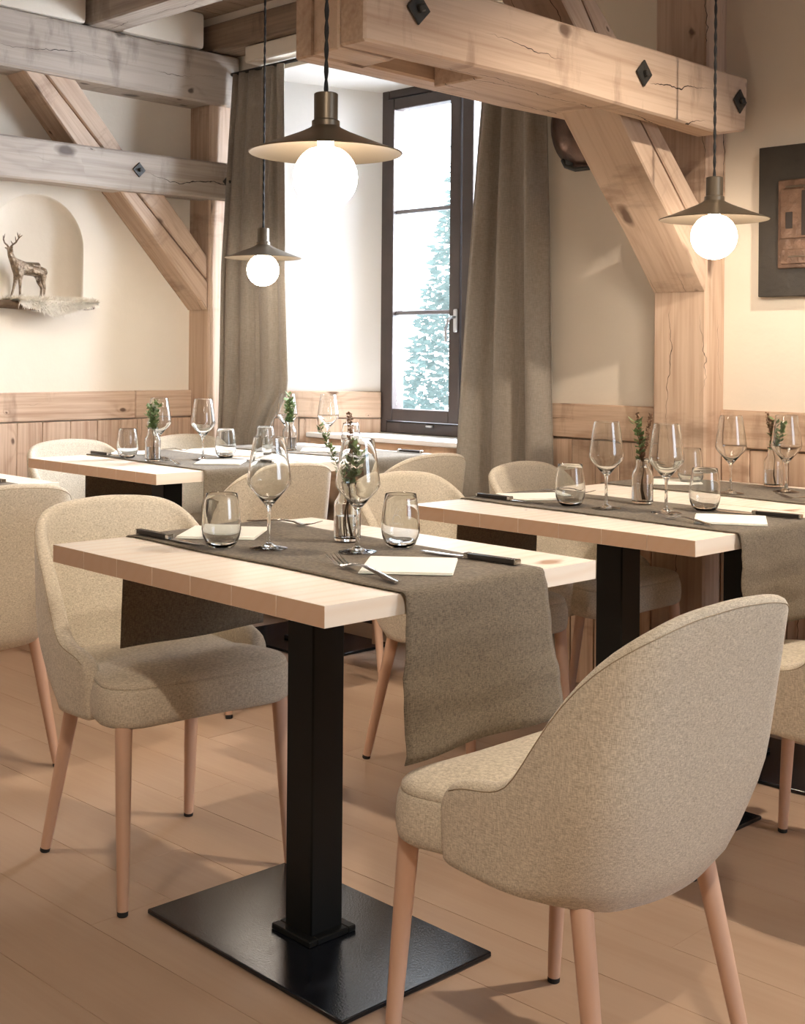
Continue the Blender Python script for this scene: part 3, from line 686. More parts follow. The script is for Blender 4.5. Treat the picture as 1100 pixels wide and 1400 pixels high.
# ------------------------------------------------------------------ chairs
def shell_outline():
    """half plan path of the shell from arm front to back centre (x forward, y side): list of (x, y, backness)"""
    pts = [(.085, .226)]
    for i in range(1, 9): pts.append((.085 - .225 * i / 8, .226 + .004 * math.sin(math.pi * i / 8)))
    cx, cy, r = -.140, .121, .105                                # rounded rear corner
    for i in range(1, 11):
        a = math.pi / 2 * i / 10
        pts.append((cx - .075 * math.sin(a), cy + r * math.cos(a)))
    for i in range(1, 6): pts.append((-.215 - .006 * math.sin(math.pi / 2 * i / 5), .121 * (1 - i / 5)))
    return pts
def round_outline():
    pts = [(.085, .222), (.04, .224), (0, .224)]
    for i in range(1, 25):
        a = math.pi / 2 * i / 24; pts.append((-.205 * math.sin(a) ** .97 if a > 0 else 0, .224 * max(0, math.cos(a)) ** .9))
    return pts
def build_chair():
    root = thing('dining_chair', 'chair', 'chair', (0, 0, 0), 0, 'upholstered beige chairs')
    half = shell_outline(); full = half + [(x, -y) for x, y in reversed(half[:-1])]
    full = [Vector(p) for p in full]
    n = len(full); dist = [0]
    for a, b_ in zip(full, full[1:]): dist.append(dist[-1] + (b_ - a).length)
    tot = dist[-1]
    def Htop(s):
        s = min(s, tot - s)      # distance from the nearer arm front
        return interp(s, [(0, .438), (.006, .462), (.016, .482), (.032, .497), (.06, .505), (.11, .511), (.145, .522), (.165, .545), (.185, .585), (.21, .648), (.235, .702), (.26, .738), (.29, .761), (.32, .774), (.35, .782), (.40, .789), (.47, .793), (.6, .794)])
    def Zbot(s):
        s = min(s, tot - s); return interp(s, [(0, .385), (.01, .368), (.03, .362), (.2, .352), (.35, .335), (.6, .33)])
    # resample
    Nn = 72; P = []
    for k in range(Nn + 1):
        u = k / Nn; u = .5 + (u - .5) * (1.0); s = tot * u
        if k < 6: s = [0, .004, .010, .018, .030, .046][k]
        elif k > Nn - 6: s = tot - [0, .004, .010, .018, .030, .046][Nn - k]
        else: s = .046 + (tot - .092) * (k - 5) / (Nn - 10)
        i = max(j for j in range(n) if dist[j] <= s + 1e-9); i = min(i, n - 2); f = (s - dist[i]) / (dist[i + 1] - dist[i]); p = full[i].lerp(full[i + 1], f)
        P.append((s, p))
    rh = round_outline(); rf_ = [Vector(p) for p in rh + [(x, -y) for x, y in reversed(rh[:-1])]]
    rd = [0]
    for a, b_ in zip(rf_, rf_[1:]): rd.append(rd[-1] + (b_ - a).length)
    def rpt(u):
        s = u * rd[-1]; i = min(max(j for j in range(len(rf_)) if rd[j] <= s + 1e-9), len(rf_) - 2); f = (s - rd[i]) / (rd[i + 1] - rd[i]); return rf_[i].lerp(rf_[i + 1], f)
    Q = [rpt(s / tot) for s, _ in P]
    # smooth tangents -> normals
    bm = bmesh.new(); loops = []; outer_top = []
    hist = [Htop(s) for s, _ in P]
    for _ in range(2): hist = [hist[0]] + [(hist[i - 1] + 2 * hist[i] + hist[i + 1]) / 4 for i in range(1, Nn)] + [hist[-1]]
    TH = .038
    for k, (s, p) in enumerate(P):
        t = (P[min(k + 2, Nn)][1] - P[max(k - 2, 0)][1]).normalized(); nrm = Vector((t.y, -t.x))     # outward
        if nrm.dot(p - Vector((-.02, 0))) < 0: nrm = -nrm
        e = min(s, tot - s); back = smooth01((.16 - p.x - .1) / .25) if False else smooth01((-p.x - .07) / .14)
        th = TH * interp(e, [(0, .25), (.004, .55), (.010, .8), (.018, .95), (.03, 1), (1, 1)]); mid = p - Vector((nrm.x, nrm.y)) * TH / 2
        zt, zb = hist[k], Zbot(s)
        def W(off, z):
            off *= 1 - .34 * smooth01((z - zb) / max(.1, zt - zb)) * back
            lean = .088 * max(0, (z - .335) / .45) ** .9 * back
            qq = 1 - min(1, max(0, (z - zb) / .075)); tuck = (.006 + .030 * back) * (1 - math.sqrt(max(0, 1 - qq * qq)))
            tz = .35 + .65 * smooth01((z - .335) / .20); q = mid.lerp(Q[k] - nrm * TH / 2, 1 - tz) + nrm * (off - tuck)
            # sides close in slightly towards the top of the backrest
            side = (1 - .03 * max(0, (z - .60) / .19) ** 1.5)
            return Vector((q.x - lean, q.y * side, z))
        lp = []
        r = th / 2
        for i in range(13): lp.append(W(r, zb + .006 + (zt - r * .9 - zb - .006) * i / 12))
        for a in (30, 60, 90, 120, 150): lp.append(W(r * math.cos(R(a)), zt - r * .9 + r * .9 * math.sin(R(a))))
        for i in range(13): lp.append(W(-r, zt - r * .9 + (zb + .006 - zt + r * .9) * i / 12))
        lp.append(W(-r * .5, zb)); lp.append(W(r * .5, zb))
        loops.append([bm.verts.new(v) for v in lp]); outer_top.append(W(r * .93 + .0006, zt - r * .9 + r * .9 * .34))
    m_ = len(loops[0])
    for a, b_ in zip(loops, loops[1:]):
        for i in range(m_): bm.faces.new((a[i], b_[i], b_[(i + 1) % m_], a[(i + 1) % m_]))
    for lp, rev in ((loops[0], False), (loops[-1], True)):
        c = Vector(); 
        for v in lp: c += v.co
        bm.faces.new(lp if not rev else list(reversed(lp)))
    bmesh.ops.recalc_face_normals(bm, faces=bm.faces)
    sh = obj('backrest', mesh_bm('backrest', bm, FABRIC, True, 70), root)
    bm = bmesh.new(); bm_tube(bm, outer_top[4:-4], .0008, 6); obj('seam', mesh_bm('seam', bm, SEAM, True), sh)
    # seat cushion
    bm = bmesh.new(); rings = []
    out = []
    fx, rx, hw, hr_ = .214, -.165, .228, .200
    def corner(cx, cy, r, a0, a1, m=7): return [(cx + r * math.cos(R(a0 + (a1 - a0) * i / m)), cy + r * math.sin(R(a0 + (a1 - a0) * i / m))) for i in range(m + 1)]
    out = corner(fx - .075, hw - .075, .075, 0, 90) + [(.05, hw + .002 - .02), (.04, hw - .036)] + corner(rx + .08, hr_ - .085, .08, 90, 180) + corner(rx + .08, -hr_ + .085, .08, 180, 270) + [(.04, -hw + .036), (.05, -hw - .002 + .02)] + corner(fx - .075, -hw + .075, .075, 270, 360)
    # subdivide the front edge
    O = []
    for a, b_ in zip(out, out[1:] + out[:1]):
        k_ = max(1, int((Vector(b_) - Vector(a)).length / .03))
        for j in range(k_): O.append(Vector(a).lerp(Vector(b_), j / k_))
    cen = Vector((.03, 0))
    for z, ins in ((.372, .03), (.372, .012), (.378, .003), (.39, 0), (.41, -.0015), (.43, 0), (.445, .0035), (.4495, .006), (.451, .0085), (.453, .0065), (.459, .0085), (.466, .016), (.471, .030), (.4755, .055), (.479, .09), (.481, .13), (.482, .17)):
        ring = []
        for p in O:
            d = p - cen; L_ = d.length; q = cen + d * max(.02, (L_ - ins) / L_); ring.append(bm.verts.new((q.x, q.y, z + .004 * max(0, (q.x - .0)) * -1)))
        rings.append(ring)
    for a, b_ in zip(rings, rings[1:]):
        for i in range(len(a)): bm.faces.new((a[i], a[(i + 1) % len(a)], b_[(i + 1) % len(a)], b_[i]))
    bm.faces.new(rings[-1]); bm.faces.new(list(reversed(rings[0])))
    bmesh.ops.recalc_face_normals(bm, faces=bm.faces)
    obj('seat', mesh_bm('seat', bm, FABRIC, True, 80), root)
    # legs
    for (fx_, fy_, tx, ty) in ((.206, .203, .178, .190), (.206, -.203, .178, -.190), (-.212, .186, -.136, .150), (-.212, -.186, -.136, -.150)):
        bm = bmesh.new(); top = Vector((tx, ty, .374)); ft = Vector((fx_, fy_, 0)); d = top - ft; L_ = d.length
        n_ = 10; seg = 20; rr = []
        for i in range(n_ + 1):
            q = i / n_; r = .0112 + (.0175 - .0112) * q ** .8
            rr.append((q * (L_ - .010), r))
        rings = []
        for xx, r in [(0, .0098)] + rr:
            rings.append([bm.verts.new((xx, r * math.cos(2 * math.pi * k / seg), r * math.sin(2 * math.pi * k / seg))) for k in range(seg)])
        for a, b_ in zip(rings, rings[1:]):
            for k in range(seg): bm.faces.new((a[k], a[(k + 1) % seg], b_[(k + 1) % seg], b_[k]))
        bm.faces.new(list(reversed(rings[0]))); bm.faces.new(rings[-1]); bmesh.ops.recalc_face_normals(bm, faces=bm.faces)
        lg = obj('leg', mesh_bm('leg', bm, BEECH, True, 50), root, ft + d.normalized() * .010)
        lg.rotation_euler = d.to_track_quat('X', 'Z').to_euler()
        obj('foot_glide', lathe('foot_glide', [(0, 0), (.0095, 0), (.0112, .002), (.0112, .011), (0, .011)], 20, RUBBER, True, 40), lg, (-.0105, 0, 0), (0, R(90), 0))
    return root
SEAM = plain('seam_thread', lin((170, 152, 126)), .9)
chair0 = build_chair()
def place_chair(x, y, deg, label, used=[]):
    c = chair0 if not used else dup(chair0); used.append(1)
    c.location = (x, y, 0); c.rotation_euler = (0, 0, R(deg)); c['label'] = label
    return c
place_chair(-1.235, 1.664, 177.5, 'beige upholstered chair in the foreground, seen from behind at the right')
place_chair(-2.393, 1.698, -6.6, 'beige upholstered chair left of the front table, seat facing the camera side')
place_chair(-2.385, 2.715, -1, 'beige chair behind the front table, back rising behind the tumbler')
place_chair(-2.38, 3.295, 1, 'beige chair at the back right table, next to the right curtain')
place_chair(-1.293, 2.655, 180, 'beige chair cut off by the right edge of the photo')
place_chair(-3.352, 1.690, 180, 'beige chair seen from behind, cut off by the left edge of the photo')
place_chair(-3.396, 2.690, 180, 'beige chair seen from behind at the left table, framed by the wine glasses')
place_chair(-3.366, 3.325, 181, 'beige chair seen from behind at the window table, before the right curtain')
place_chair(-4.235, 2.735, 0, 'bluish lit chair by the left wall below the deer niche')
place_chair(-4.225, 3.285, 0, 'bluish lit chair by the left curtain in the room corner')

# ------------------------------------------------------------------ table ware
def build_wine():
    o_ = [(0, 0), (.0365, 0), (.037, .0012), (.030, .0028), (.014, .0055), (.006, .0105), (.0038, .020), (.0034, .045), (.0036, .070), (.0052, .082), (.012, .090), (.0255, .1055), (.0375, .119), (.0425, .1265), (.0435, .132), (.0428, .141), (.0388, .172), (.0342, .202), (.0312, .2185)]
    i_ = [(.0304, .2190), (.0299, .2185), (.0330, .202), (.0376, .172), (.0416, .141), (.0422, .132), (.0411, .1272), (.0361, .1198), (.0241, .1067), (.011, .0928), (.004, .090), (0, .0893)]
    return lathe('wine_glass', o_ + i_, 56, GLASS, True, 38)
def build_tumbler():
    o_ = [(0, 0), (.022, 0), (.0262, .0015), (.031, .008), (.0365, .022), (.0388, .036), (.0384, .050), (.0362, .072), (.0330, .094), (.0312, .1055)]
    i_ = [(.0305, .1062), (.0298, .1055), (.0317, .094), (.0349, .072), (.0370, .050), (.0372, .036), (.0350, .024), (.0290, .013), (.018, .0095), (0, .0085)]
    return lathe('tumbler', o_ + i_, 56, GLASS, True, 38)
def build_vase():
    o_ = [(0, .002), (.020, 0), (.0262, .0018), (.0278, .006), (.0278, .074), (.0265, .081), (.0200, .092), (.0172, .100), (.0172, .112), (.0188, .116)]
    i_ = [(.0180, .1175), (.0168, .116), (.0150, .112), (.0150, .099), (.0178, .090), (.0244, .079), (.0256, .073), (.0256, .010), (.022, .0065), (0, .006)]
    return lathe('bottle_vase', o_ + i_, 48, GLASS, True, 38)
WINE, TUMB, VASE = build_wine(), build_tumbler(), build_vase()
WATM = lathe('water', [(0, .0072), (.0215, .0075), (.0252, .011), (.0252, .052), (0, .052)], 48, WATER, True, 40)
ZT_ = TZ + .0052
def place(me, name, x, y, label, cat, group, z=ZT_, rz=0):
    o = obj(name, me, None, (x, y, z), (0, 0, rz)); return tag(o, label, cat, group)
for x, y, lb in ((-1.955, 1.632, 'wine glass on the front table, left of the two'), (-1.803, 1.728, 'wine glass on the front table, in front of the sprig vase'),
                 (-1.894, 2.681, 'wine glass on the right table, left of its vase'), (-1.742, 2.718, 'wine glass on the right table, right of its vase'),
                 (-1.870, 3.247, 'wine glass on the back right table, in front of the wall post edge'), (-1.783, 3.404, 'wine glass at the right photo edge on the back right table'),
                 (-3.893, 2.730, 'wine glass behind the sprig vase on the left table'), (-3.734, 2.808, 'wine glass before the corner chair on the left table'),
                 (-4.039, 3.465, 'wine glass behind the sprig vase on the window table'), (-3.872, 3.540, 'wine glass in front of the recess boards on the window table')):
    place(WINE, 'wine_glass', x, y, lb, 'wine glass', 'wine glasses on the tables')
for i, (x, y, lb) in enumerate(((-2.031, 1.574, 'tumbler on the front table before the cream napkin'), (-1.791, 1.835, 'tumbler with small etched mark on the front table'),
                 (-1.993, 2.663, 'tumbler on the right table next to the left napkin'), (-1.701, 2.829, 'tumbler on the right table behind the right napkin'),
                 (-2.104, 3.415, 'tumbler on the back right table in front of the post'), (-3.986, 2.658, 'tumbler on the left table, leftmost in the photo'),
                 (-3.759, 2.929, 'tumbler on the left table right of its wine glass'), (-3.800, 3.150, 'tumbler on the window table behind the front wine glass'),
                 (-3.784, 3.584, 'tumbler on the window table below the window sill'))):
    if i == 1:
        t = thing('tumbler', lb, 'tumbler', (x, y, ZT_), 0, 'tumblers on the tables')
        obj('glass_body', TUMB, t)
        bm = bmesh.new()                                    # small etched emblem and a row of tiny letters
        def onr(a, z): r = interp(z, [(.036, .0391), (.05, .0387), (.072, .0365), (.094, .0333), (.1055, .0315)]); return Vector((r * math.cos(a), r * math.sin(a), z))
        A0 = math.atan2(-y, -x) - .12
        def stroke(pts, rad): bm_tube(bm, [onr(A0 + a, z) for a, z in pts], rad, 5)
        stroke([(-.10 + .22 * math.cos(q), .060 + .0085 * math.sin(q)) for q in [i_ * .5 for i_ in range(0, 12)]], .00035)
        stroke([(-.28, .058), (-.20, .070), (-.08, .082)], .0003); stroke([(-.10, .066), (-.02, .076), (.12, .080), (.2, .074)], .0003)
        for q in range(9): stroke([(-.46 + q * .085, .0485), (-.46 + q * .085, .0515)], .0004)
        obj('etched_emblem', mesh_bm('etched_emblem', bm, ETCH, True), t)
    else: place(TUMB, 'tumbler', x, y, lb, 'tumbler', 'tumblers on the tables')

def sprig(x, y, z, stems, label, seed):
    """stems: list of (dx along the photo's right, dy depth, height, kind)"""
    random.seed(seed); t = thing('sprig', label, 'plant', (x, y, z), 0, 'sprigs in small vases')
    for (sx, sy, h_, kind) in stems:
        e = right * sx + fwd * sy + Vector((0, 0, h_)); st = Vector((random.uniform(-.006, .006), random.uniform(-.006, .006), .012))
        pts = []
        for i in range(11):
            q = i / 10; p = st.lerp(Vector((0, 0, .105)), min(1, q * 2.6)) if q < .385 else Vector((0, 0, .105)).lerp(e, (q - .385) / .615)
            p += Vector((.002 * math.sin(i * 1.7 + seed), .002 * math.cos(i * 2.1), 0)); pts.append(p)
        bm = bmesh.new(); bm_tube(bm, pts, [.0013 - .0008 * i / 10 for i in range(11)], 5); obj('stem', mesh_bm('stem', bm, STEM, True), t)
        bm = bmesh.new(); nl = {'heath': 110, 'leaf': 34, 'thyme': 80}[kind]
        for k in range(nl):
            q = .42 + .58 * (k + random.random()) / nl; i = min(9, int(q * 10)); p = pts[i].lerp(pts[i + 1], q * 10 - i)
            a = random.random() * 6.283; d = Vector((math.cos(a), math.sin(a), random.uniform(.2, 1.1))).normalized(); s = {'heath': .009, 'leaf': .024, 'thyme': .016}[kind] * random.uniform(.7, 1.2)
            w = s * {'heath': .5, 'leaf': .36, 'thyme': .24}[kind]; u = d.cross(Vector((0, 0, 1))).normalized(); n_ = d.cross(u)
            v = [bm.verts.new(c_) for c_ in (p, p + d * s * .45 + u * w + n_ * w * .3, p + d * s, p + d * s * .45 - u * w + n_ * w * .3, p + d * s * .5)]
            bm.faces.new((v[0], v[1], v[4])); bm.faces.new((v[1], v[2], v[4])); bm.faces.new((v[2], v[3], v[4])); bm.faces.new((v[3], v[0], v[4]))
        tag(obj('foliage', mesh_bm('foliage', bm, HEATH if kind == 'heath' else LEAF), t), kind='stuff')
VS = ((-1.925, 1.816, 'small bottle vase of water on the front table', [(-.060, .03, .235, 'thyme'), (.004, .01, .262, 'heath'), (.010, .0, .20, 'leaf'), (.032, -.01, .185, 'leaf')], 'green and brown sprig in the vase on the front table, branching left'),
      (-1.896, 2.846, 'small bottle vase of water on the right table', [(-.020, 0, .215, 'leaf'), (-.012, .01, .235, 'heath'), (.022, 0, .235, 'heath'), (-.004, 0, .18, 'heath')], 'green leaf and brown heather sprig in the right table vase'),
      (-1.879, 3.510, 'small bottle vase on the back right table by the wall', [(-.022, 0, .22, 'heath'), (-.008, 0, .2, 'heath'), (.032, 0, .19, 'leaf'), (.0, .01, .2, 'leaf')], 'green and brown sprig in the vase below the picture'),
      (-3.802, 2.640, 'small bottle vase of water on the left table', [(-.012, 0, .20, 'thyme'), (.008, 0, .215, 'thyme'), (.018, 0, .20, 'leaf'), (-.018, .01, .19, 'leaf')], 'green sprig in the vase on the left table'),
      (-3.884, 3.345, 'small bottle vase of water on the window table', [(-.014, 0, .20, 'leaf'), (.0, 0, .225, 'leaf'), (.016, 0, .19, 'thyme'), (-.004, .01, .2, 'leaf')], 'green sprig in the vase on the window table'))
for i, (x, y, lb, stems, sl_) in enumerate(VS):
    t = thing('bottle_vase', lb, 'vase', (x, y, ZT_), 0, 'bottle vases on the tables')
    obj('glass_body', VASE, t); obj('water', WATM, t)
    sprig(x, y, ZT_, stems, sl_, 20 + i)

def napkin(x, y, s1, s2, deg, label, z=TZ + .0058):
    bm = bmesh.new(); bm_box(bm, 0, 0, 0, s1, s2, .0022, .0006); bm_box(bm, .0005, .001, .0026, s1 - .002, s2 - .003, .0020, .0006)
    for v in bm.verts: v.co.z += .0015 * (abs(v.co.x) / s1) ** 2
    o = obj('napkin', mesh_bm('napkin', bm, PAPER), None, (x, y, z), (0, 0, R(deg))); return tag(o, label, 'napkin', 'folded cream napkins')
napkin(-2.180, 1.695, .165, .172, 40, 'cream folded napkin on the front table behind its left tumbler')
napkin(-1.613, 1.677, .166, .172, 39, 'cream folded napkin on the front table near the hanging runner')
napkin(-2.180, 2.746, .17, .145, 56, 'cream folded napkin on the right table, left end')
napkin(-1.558, 2.706, .165, .165, 30, 'cream folded napkin on the right table, near the knife')
napkin(-2.150, 3.395, .15, .15, 40, 'cream folded napkin on the back right table beside the post')
napkin(-4.140, 2.790, .16, .16, 45, 'cream folded napkin on the left table, wall side')
napkin(-3.600, 2.785, .16, .17, 43, 'cream folded napkin on the left table, below its wine glass')
napkin(-3.800, 3.440, .16, .16, 45, 'bluish lit napkin on the window table')

def lerp_profile(bm, prof, mat_idx=0):
    """flat metal body: prof = list of (x, halfwidth, z, thickness)"""
    rows = []
    for x, w, z, th in prof:
        rows.append([bm.verts.new((x, -w, z)), bm.verts.new((x, -w * .5, z + th)), bm.verts.new((x, w * .5, z + th)), bm.verts.new((x, w, z)), bm.verts.new((x, w * .5, z - th * .3)), bm.verts.new((x, -w * .5, z - th * .3))])
    for a, b_ in zip(rows, rows[1:]):
        for i in range(6): bm.faces.new((a[i], a[(i + 1) % 6], b_[(i + 1) % 6], b_[i]))
    bm.faces.new(list(reversed(rows[0]))); bm.faces.new(rows[-1])
bm = bmesh.new()
lerp_profile(bm, [(-.105, .006, .0035, .002), (-.08, .008, .004, .003), (-.04, .0055, .008, .003), (0, .0035, .011, .0028), (.03, .0035, .009, .0026), (.045, .010, .006, .0022), (.055, .012, .0045, .002), (.062, .0125, .004, .002)])
for i in range(4):
    y_ = -.0105 + i * .007; lerp_profile(bm, [(.060, .0012, .004, .002), (.075, .0013, .005, .0018), (.095, .0012, .010, .0016), (.108, .0006, .015, .001)])
    for v in bm.verts[-24:] if False else []: pass
bm.verts.ensure_lookup_table()
for i in range(4):
    for v in bm.verts[len(bm.verts) - 24 * (4 - i): len(bm.verts) - 24 * (3 - i) or None]: v.co.y += -.0105 + i * .007
bmesh.ops.recalc_face_normals(bm, faces=bm.faces)
FORK = mesh_bm('fork', bm, STEEL, True, 45)
bm = bmesh.new(); lerp_profile(bm, [(.005, .006, .004, .002), (.02, .009, .003, .0016), (.07, .0095, .003, .0012), (.105, .007, .003, .001), (.122, .001, .003, .0006)])
bmesh.ops.recalc_face_normals(bm, faces=bm.faces); BLADE = mesh_bm('blade', bm, STEEL, True, 45)
bm = bmesh.new()
for s in (-1, 1): bm_box(bm, -.056, s * .0048, .0062, .108, .0065, .010, .002, 2)
HANDLE = mesh_bm('handle', bm, HORN, True, 50)
bm = bmesh.new(); bm_box(bm, -.054, 0, .0062, .116, .0030, .0104, .0006); bm_box(bm, .004, 0, .0062, .010, .0168, .0106, .0015); bm_box(bm, -.1115, 0, .0062, .006, .0168, .0106, .0015)
BOLSTER = mesh_bm('bolster', bm, STEEL)
def fork(x0, y0, x1, y1, label, z=TZ + .0048):
    """from handle end to tines"""
    a = math.atan2(y1 - y0, x1 - x0); o = obj('fork', FORK, None, ((x0 + x1) / 2, (y0 + y1) / 2, z), (0, 0, a))
    o.scale = (Vector((x1 - x0, y1 - y0)).length / .213,) * 3
    return tag(o, label, 'fork', 'forks on the tables')
def knife(x0, y0, deg, label, z=TZ + .0048):
    """x0, y0: handle end"""
    a = R(deg); t = thing('knife', label, 'knife', (x0 + .1145 * math.cos(a), y0 + .1145 * math.sin(a), z), a, 'knives on the tables')
    obj('blade', BLADE, t); obj('handle', HANDLE, t); obj('bolster', BOLSTER, t); return t
fork(-2.295, 1.852, -2.115, 1.912, 'steel fork at the far left of the front table')
fork(-1.50, 1.532, -1.735, 1.600, 'steel fork beside the hanging runner on the front table')
knife(-2.300, 1.562, -2, 'dark-handled knife at the left edge of the front table')
knife(-1.487, 1.833, 183, 'dark-handled knife at the right end of the front table')
knife(-1.455, 2.857, 185, 'dark-handled knife on the right table by the photo edge')
fork(-1.53, 2.580, -1.71, 2.640, 'steel fork before the napkin on the right table')
fork(-2.27, 2.905, -2.11, 2.93, 'steel fork on the far side of the right table')
knife(-2.290, 2.645, -3, 'dark-handled knife at the left end of the right table')
fork(-3.600, 2.610, -3.80, 2.68, 'steel fork on the left table beside the vase')
fork(-4.24, 2.985, -4.08, 3.0, 'steel fork on the left table at its wall end')
knife(-4.235, 2.665, 0, 'dark-handled knife on the left table at its wall end')
knife(-3.445, 2.905, 183, 'dark-handled knife at the right end of the left table')
knife(-3.440, 3.640, 183, 'dark-handled knife on the window table below the sill')
fork(-3.47, 3.345, -3.67, 3.385, 'steel fork on the window table near side')
fork(-4.10, 3.68, -3.93, 3.70, 'steel fork on the window table by the vase') if False else None
knife(-3.445, 1.875, 183, 'dark-handled knife on the table at the left photo edge')
fork(-1.52, 3.21, -1.72, 3.24, 'steel fork on the back right table')

# ------------------------------------------------------------------ wall decoration
# deer figurine, antlered, standing in the niche (looks towards the camera side)
def skin_mesh(name, verts, edges, radii, mat, sub=2, root=0):
    me = bpy.data.meshes.new(name + '_cage'); me.from_pydata(verts, edges, []); o = bpy.data.objects.new(name, me); COL.objects.link(o)
    sk = o.modifiers.new('skin', 'SKIN'); sk.use_smooth_shade = True
    for i, r in enumerate(radii):
        v = me.skin_vertices[0].data[i]; v.radius = (r, r) if not isinstance(r, tuple) else r
        v.use_root = (i == root)
    o.modifiers.new('sub', 'SUBSURF').levels = sub; o.modifiers['sub'].render_levels = sub
    dg = bpy.context.evaluated_depsgraph_get(); ev = o.evaluated_get(dg); m2 = bpy.data.meshes.new_from_object(ev)
    bpy.data.objects.remove(o); m2.materials.clear(); m2.materials.append(mat); m2.name = name
    m2.polygons.foreach_set('use_smooth', [True] * len(m2.polygons)); return m2
# local: x = body axis (head towards -x), y = width, z up, in metres
V_ = [(.010, 0, .124), (-.026, 0, .124), (-.054, 0, .127), (.046, 0, .125),      # 0 belly mid,1 chest back,2 chest,3 rump
      (-.078, 0, .150), (-.088, 0, .176), (-.092, -.004, .196), (-.096, -.018, .192), (-.099, -.032, .184),   # 4,5 neck,6 skull,7 face,8 muzzle
      (.068, 0, .118), (.076, 0, .104)]                                               # 9 tail root,10 tail
E_ = [(0, 1), (1, 2), (0, 3), (2, 4), (4, 5), (5, 6), (6, 7), (7, 8), (3, 9), (9, 10)]
Rr = [.0275, .029, .029, .029, .0165, .0125, .0115, .0085, .005, .012, .004]
def addchain(start, pts, rad):
    i0 = start
    for p, r in zip(pts, rad):
        V_.append(p); Rr.append(r); E_.append((i0, len(V_) - 1)); i0 = len(V_) - 1
for s in (-1, 1):
    addchain(2, [(-.052, s * .016, .098), (-.054, s * .018, .070), (-.058 - .004 * s, s * .018, .040), (-.062 - .008 * s, s * .018, .012), (-.066 - .008 * s, s * .019, .002)], [.0125, .0085, .0058, .0048, .0055])
    addchain(3, [(.058, s * .016, .096), (.050, s * .018, .074), (.064 + .004 * s, s * .018, .048), (.060 + .004 * s, s * .018, .016), (.056 + .004 * s, s * .019, .002)], [.0165, .0105, .0062, .0046, .0055])
    addchain(6, [(-.094, s * .016, .200), (-.095, s * .030, .204)], [.0045, .0022])
deer = thing('deer_figurine', 'silver deer figurine with antlers standing in the arched niche', 'figurine', (-4.775, 2.706, 1.356), R(92))
obj('body', skin_mesh('body', V_, E_, Rr, DEERM, 2, 0), deer)
for s in (-1, 1):
    bm = bmesh.new()
    main = [(-.092, s * .007, .204), (-.090, s * .022, .214), (-.088, s * .042, .222), (-.086, s * .058, .238), (-.084, s * .064, .256)]
    bm_tube(bm, main, [.0042, .0038, .0034, .0028, .0012], 7)
    for (i, dx, dy, dz) in ((2, -.006, .004, .024), (3, .0, -.012, .024), (3, .008, .014, .012), (1, -.012, .004, .014)):
        b0 = Vector(main[i]); bm_tube(bm, [b0, b0 + Vector((dx, s * dy, dz)) * .6, b0 + Vector((dx, s * dy, dz))], [.0028, .0022, .0009], 6)
    obj('antler', mesh_bm('antler', bm, DEERM, True), deer)
# driftwood shelf and fur
bm = bmesh.new(); rings = []
for i in range(25):
    q = i / 24; y = 2.47 + .525 * q; ring = []
    taper = interp(q, [(0, .8), (.6, 1), (.88, .9), (.96, .65), (1, .3)])
    for k in range(12):
        a = 2 * math.pi * k / 12; r1, r2 = .085 * taper, .015 * taper + .003
        n_ = mnoise.noise(Vector((y * 9, k * .7, 2))) * .006
        ring.append(bm.verts.new((XL - .005 + math.cos(a) * (r1 + n_), y, 1.331 - .004 + math.sin(a) * (r2 + n_ * .8) + .003 * math.sin(y * 20))))
    rings.append(ring)
for a, b_ in zip(rings, rings[1:]):
    for k in range(12): bm.faces.new((a[k], a[(k + 1) % 12], b_[(k + 1) % 12], b_[k]))
bm.faces.new(rings[0]); bm.faces.new(rings[-1]); bmesh.ops.recalc_face_normals(bm, faces=bm.faces)
tag(obj('driftwood_shelf', mesh_bm('driftwood_shelf', bm, BARK, True)), 'rough driftwood shelf at the foot of the arched niche', 'shelf')
ft_ = thing('fur_pelt', 'cream fur pelt draped over the driftwood shelf under the deer', 'pelt', (0, 0, 0))
random.seed(31); bm = bmesh.new(); gr = []
def fur_z(x, y):
    t = (x - (XL - .09)) / .19
    edge = interp(y, [(2.50, .0), (2.62, -.012), (2.76, -.05), (2.83, -.035), (2.93, -.018), (2.97, 0)])
    return 1.352 + .004 * math.sin(y * 25) + (edge if t > .85 else 0) - (max(0, t - .8) ** 1.2) * .08
nx_, ny_ = 14, 30
for i in range(nx_ + 1):
    row = []
    for j in range(ny_ + 1):
        y = 2.60 + .36 * j / ny_; t = i / nx_
        drop = interp(y, [(2.50, .0), (2.60, .018), (2.70, .045), (2.76, .065), (2.80, .058), (2.88, .03), (2.96, .012)])
        if t < .7: x = XL - .055 + .150 * t / .7; z = 1.3495 + .003 * mnoise.noise(Vector((x * 20, y * 20, 1)))
        else: s = (t - .7) / .3; x = XL + .095 + .008 * math.sin(s * 3); z = 1.3495 - drop * s
        row.append(bm.verts.new((x, y, z)))
    gr.append(row)
for i in range(nx_):
    for j in range(ny_): bm.faces.new((gr[i][j], gr[i][j + 1], gr[i + 1][j + 1], gr[i + 1][j]))
bmesh.ops.recalc_face_normals(bm, faces=bm.faces)
pts = [(v.co.copy(), v.normal.copy()) for v in bm.verts]; bm.normal_update()
fs = [(f.calc_center_median(), f.normal.copy() if f.normal.x + f.normal.z > 0 else -f.normal, [v.co.copy() for v in f.verts]) for f in bm.faces]
obj('hide', mesh_bm('hide', bm, FUR, True), ft_)
bm = bmesh.new()
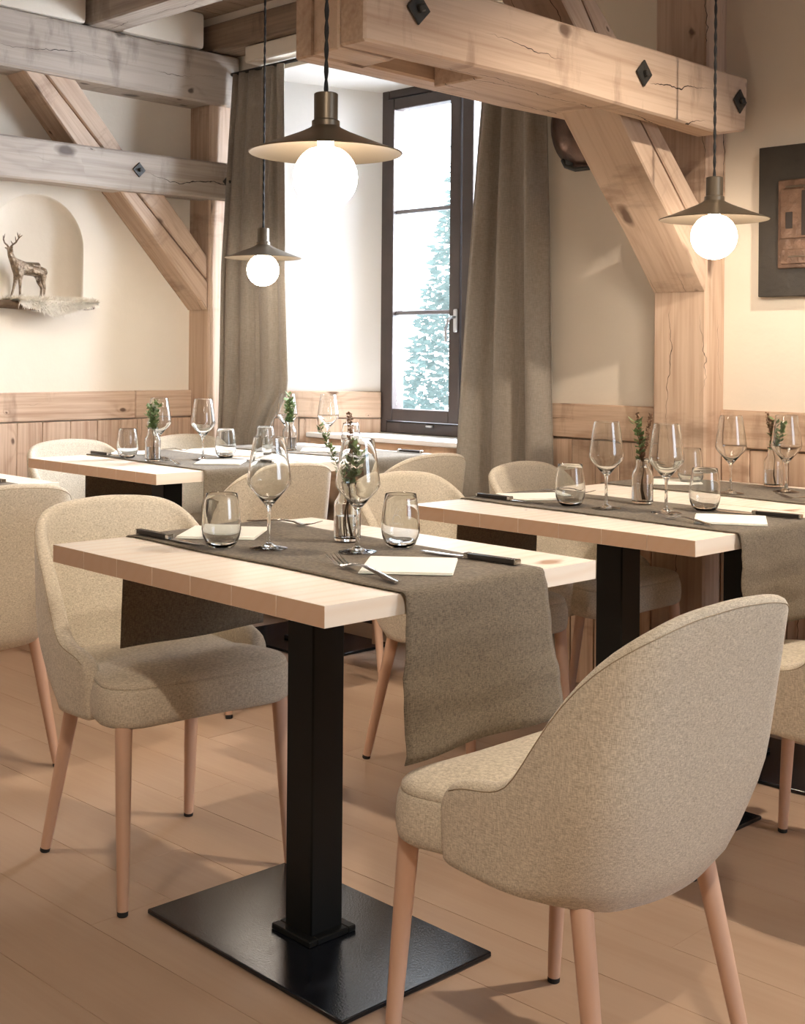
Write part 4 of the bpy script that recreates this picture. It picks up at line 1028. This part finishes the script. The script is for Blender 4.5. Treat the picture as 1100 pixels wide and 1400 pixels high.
for c, n_, vs in fs:
    for k in range(16):
        a, b_ = random.random(), random.random(); p = vs[0].lerp(vs[1], a).lerp(vs[3].lerp(vs[2], a), b_)
        d = (n_ * .7 + Vector((random.uniform(.0, .9), random.uniform(-.5, .5), random.uniform(-.8, .2)))).normalized(); L_ = random.uniform(.014, .032)
        u = d.cross(Vector((.3, .2, 1))).normalized() * .0016
        bm.faces.new((bm.verts.new(p - u), bm.verts.new(p + u), bm.verts.new(p + d * L_ + Vector((0, 0, -.003)))))
tag(obj('fur', mesh_bm('fur', bm, FUR), ft_), kind='stuff')

# relief picture on the back wall
pi_ = thing('relief_picture', 'charcoal square picture with a bronze relief block on the wall at right', 'picture', (-1.77, YB - .016, 1.558))
box('canvas', (.462, .030, .462), PICT, pi_, (0, 0, 0), bev=.002)
pan = box('relief_panel', (.32, .012, .27), BRONZEP, pi_, (.0, -.021, -.012), bev=.003)
bm = bmesh.new()
for cx, cz, sx, sz, dy in ((-.095, .03, .105, .150, .003), (.075, .03, .16, .150, .004), (-.0, -.10, .29, .045, .003)): bm_box(bm, cx, -.008 - dy / 2, cz, sx, .006 + dy, sz, .002)
obj('raised_block', mesh_bm('raised_block', bm, BRONZEP), pan)
for cx, cz, sx, sz in ((-.070, .03, .014, .135), (.045, .04, .05, .07), (-.118, .01, .022, .05)): box('dark_bar', (sx, .010, sz), ROPE, pan, (cx, -.0115, cz), bev=.001)
bm = bmesh.new()
for cx, cz, sx, sz in ((-.02, -.10, .20, .004), (.03, .105, .2, .005), (-.1, .112, .06, .006)): bm_box(bm, cx, -.014, cz, sx, .004, sz, .001)
obj('light_bar', mesh_bm('light_bar', bm, SHADE), pan)
# copper pan hung on the back wall behind the brace
cp = thing('copper_pan', 'aged copper pan hanging on the wall behind the wooden brace', 'pan', (-2.665, YB - .01, 1.945))
cp.rotation_euler = (R(90), 0, 0)
obj('bowl', lathe('bowl', [(0, .075), (.06, .072), (.11, .055), (.140, .025), (.150, .0), (.158, -.004), (.160, .004), (.152, .010), (.138, .036), (.10, .066), (.055, .082), (0, .085)], 56, COPPER, True), cp)
bm = bmesh.new(); bm_tube(bm, [(-.095, -.118, .02), (-.075, -.142, .03), (-.03, -.158, .034), (.03, -.158, .034), (.075, -.142, .03), (.095, -.118, .02)], .008, 10)
bm_box(bm, -.06, -.128, .03, .03, .03, .01, .003)
obj('handle', mesh_bm('handle', bm, IRON, True, 50), cp)
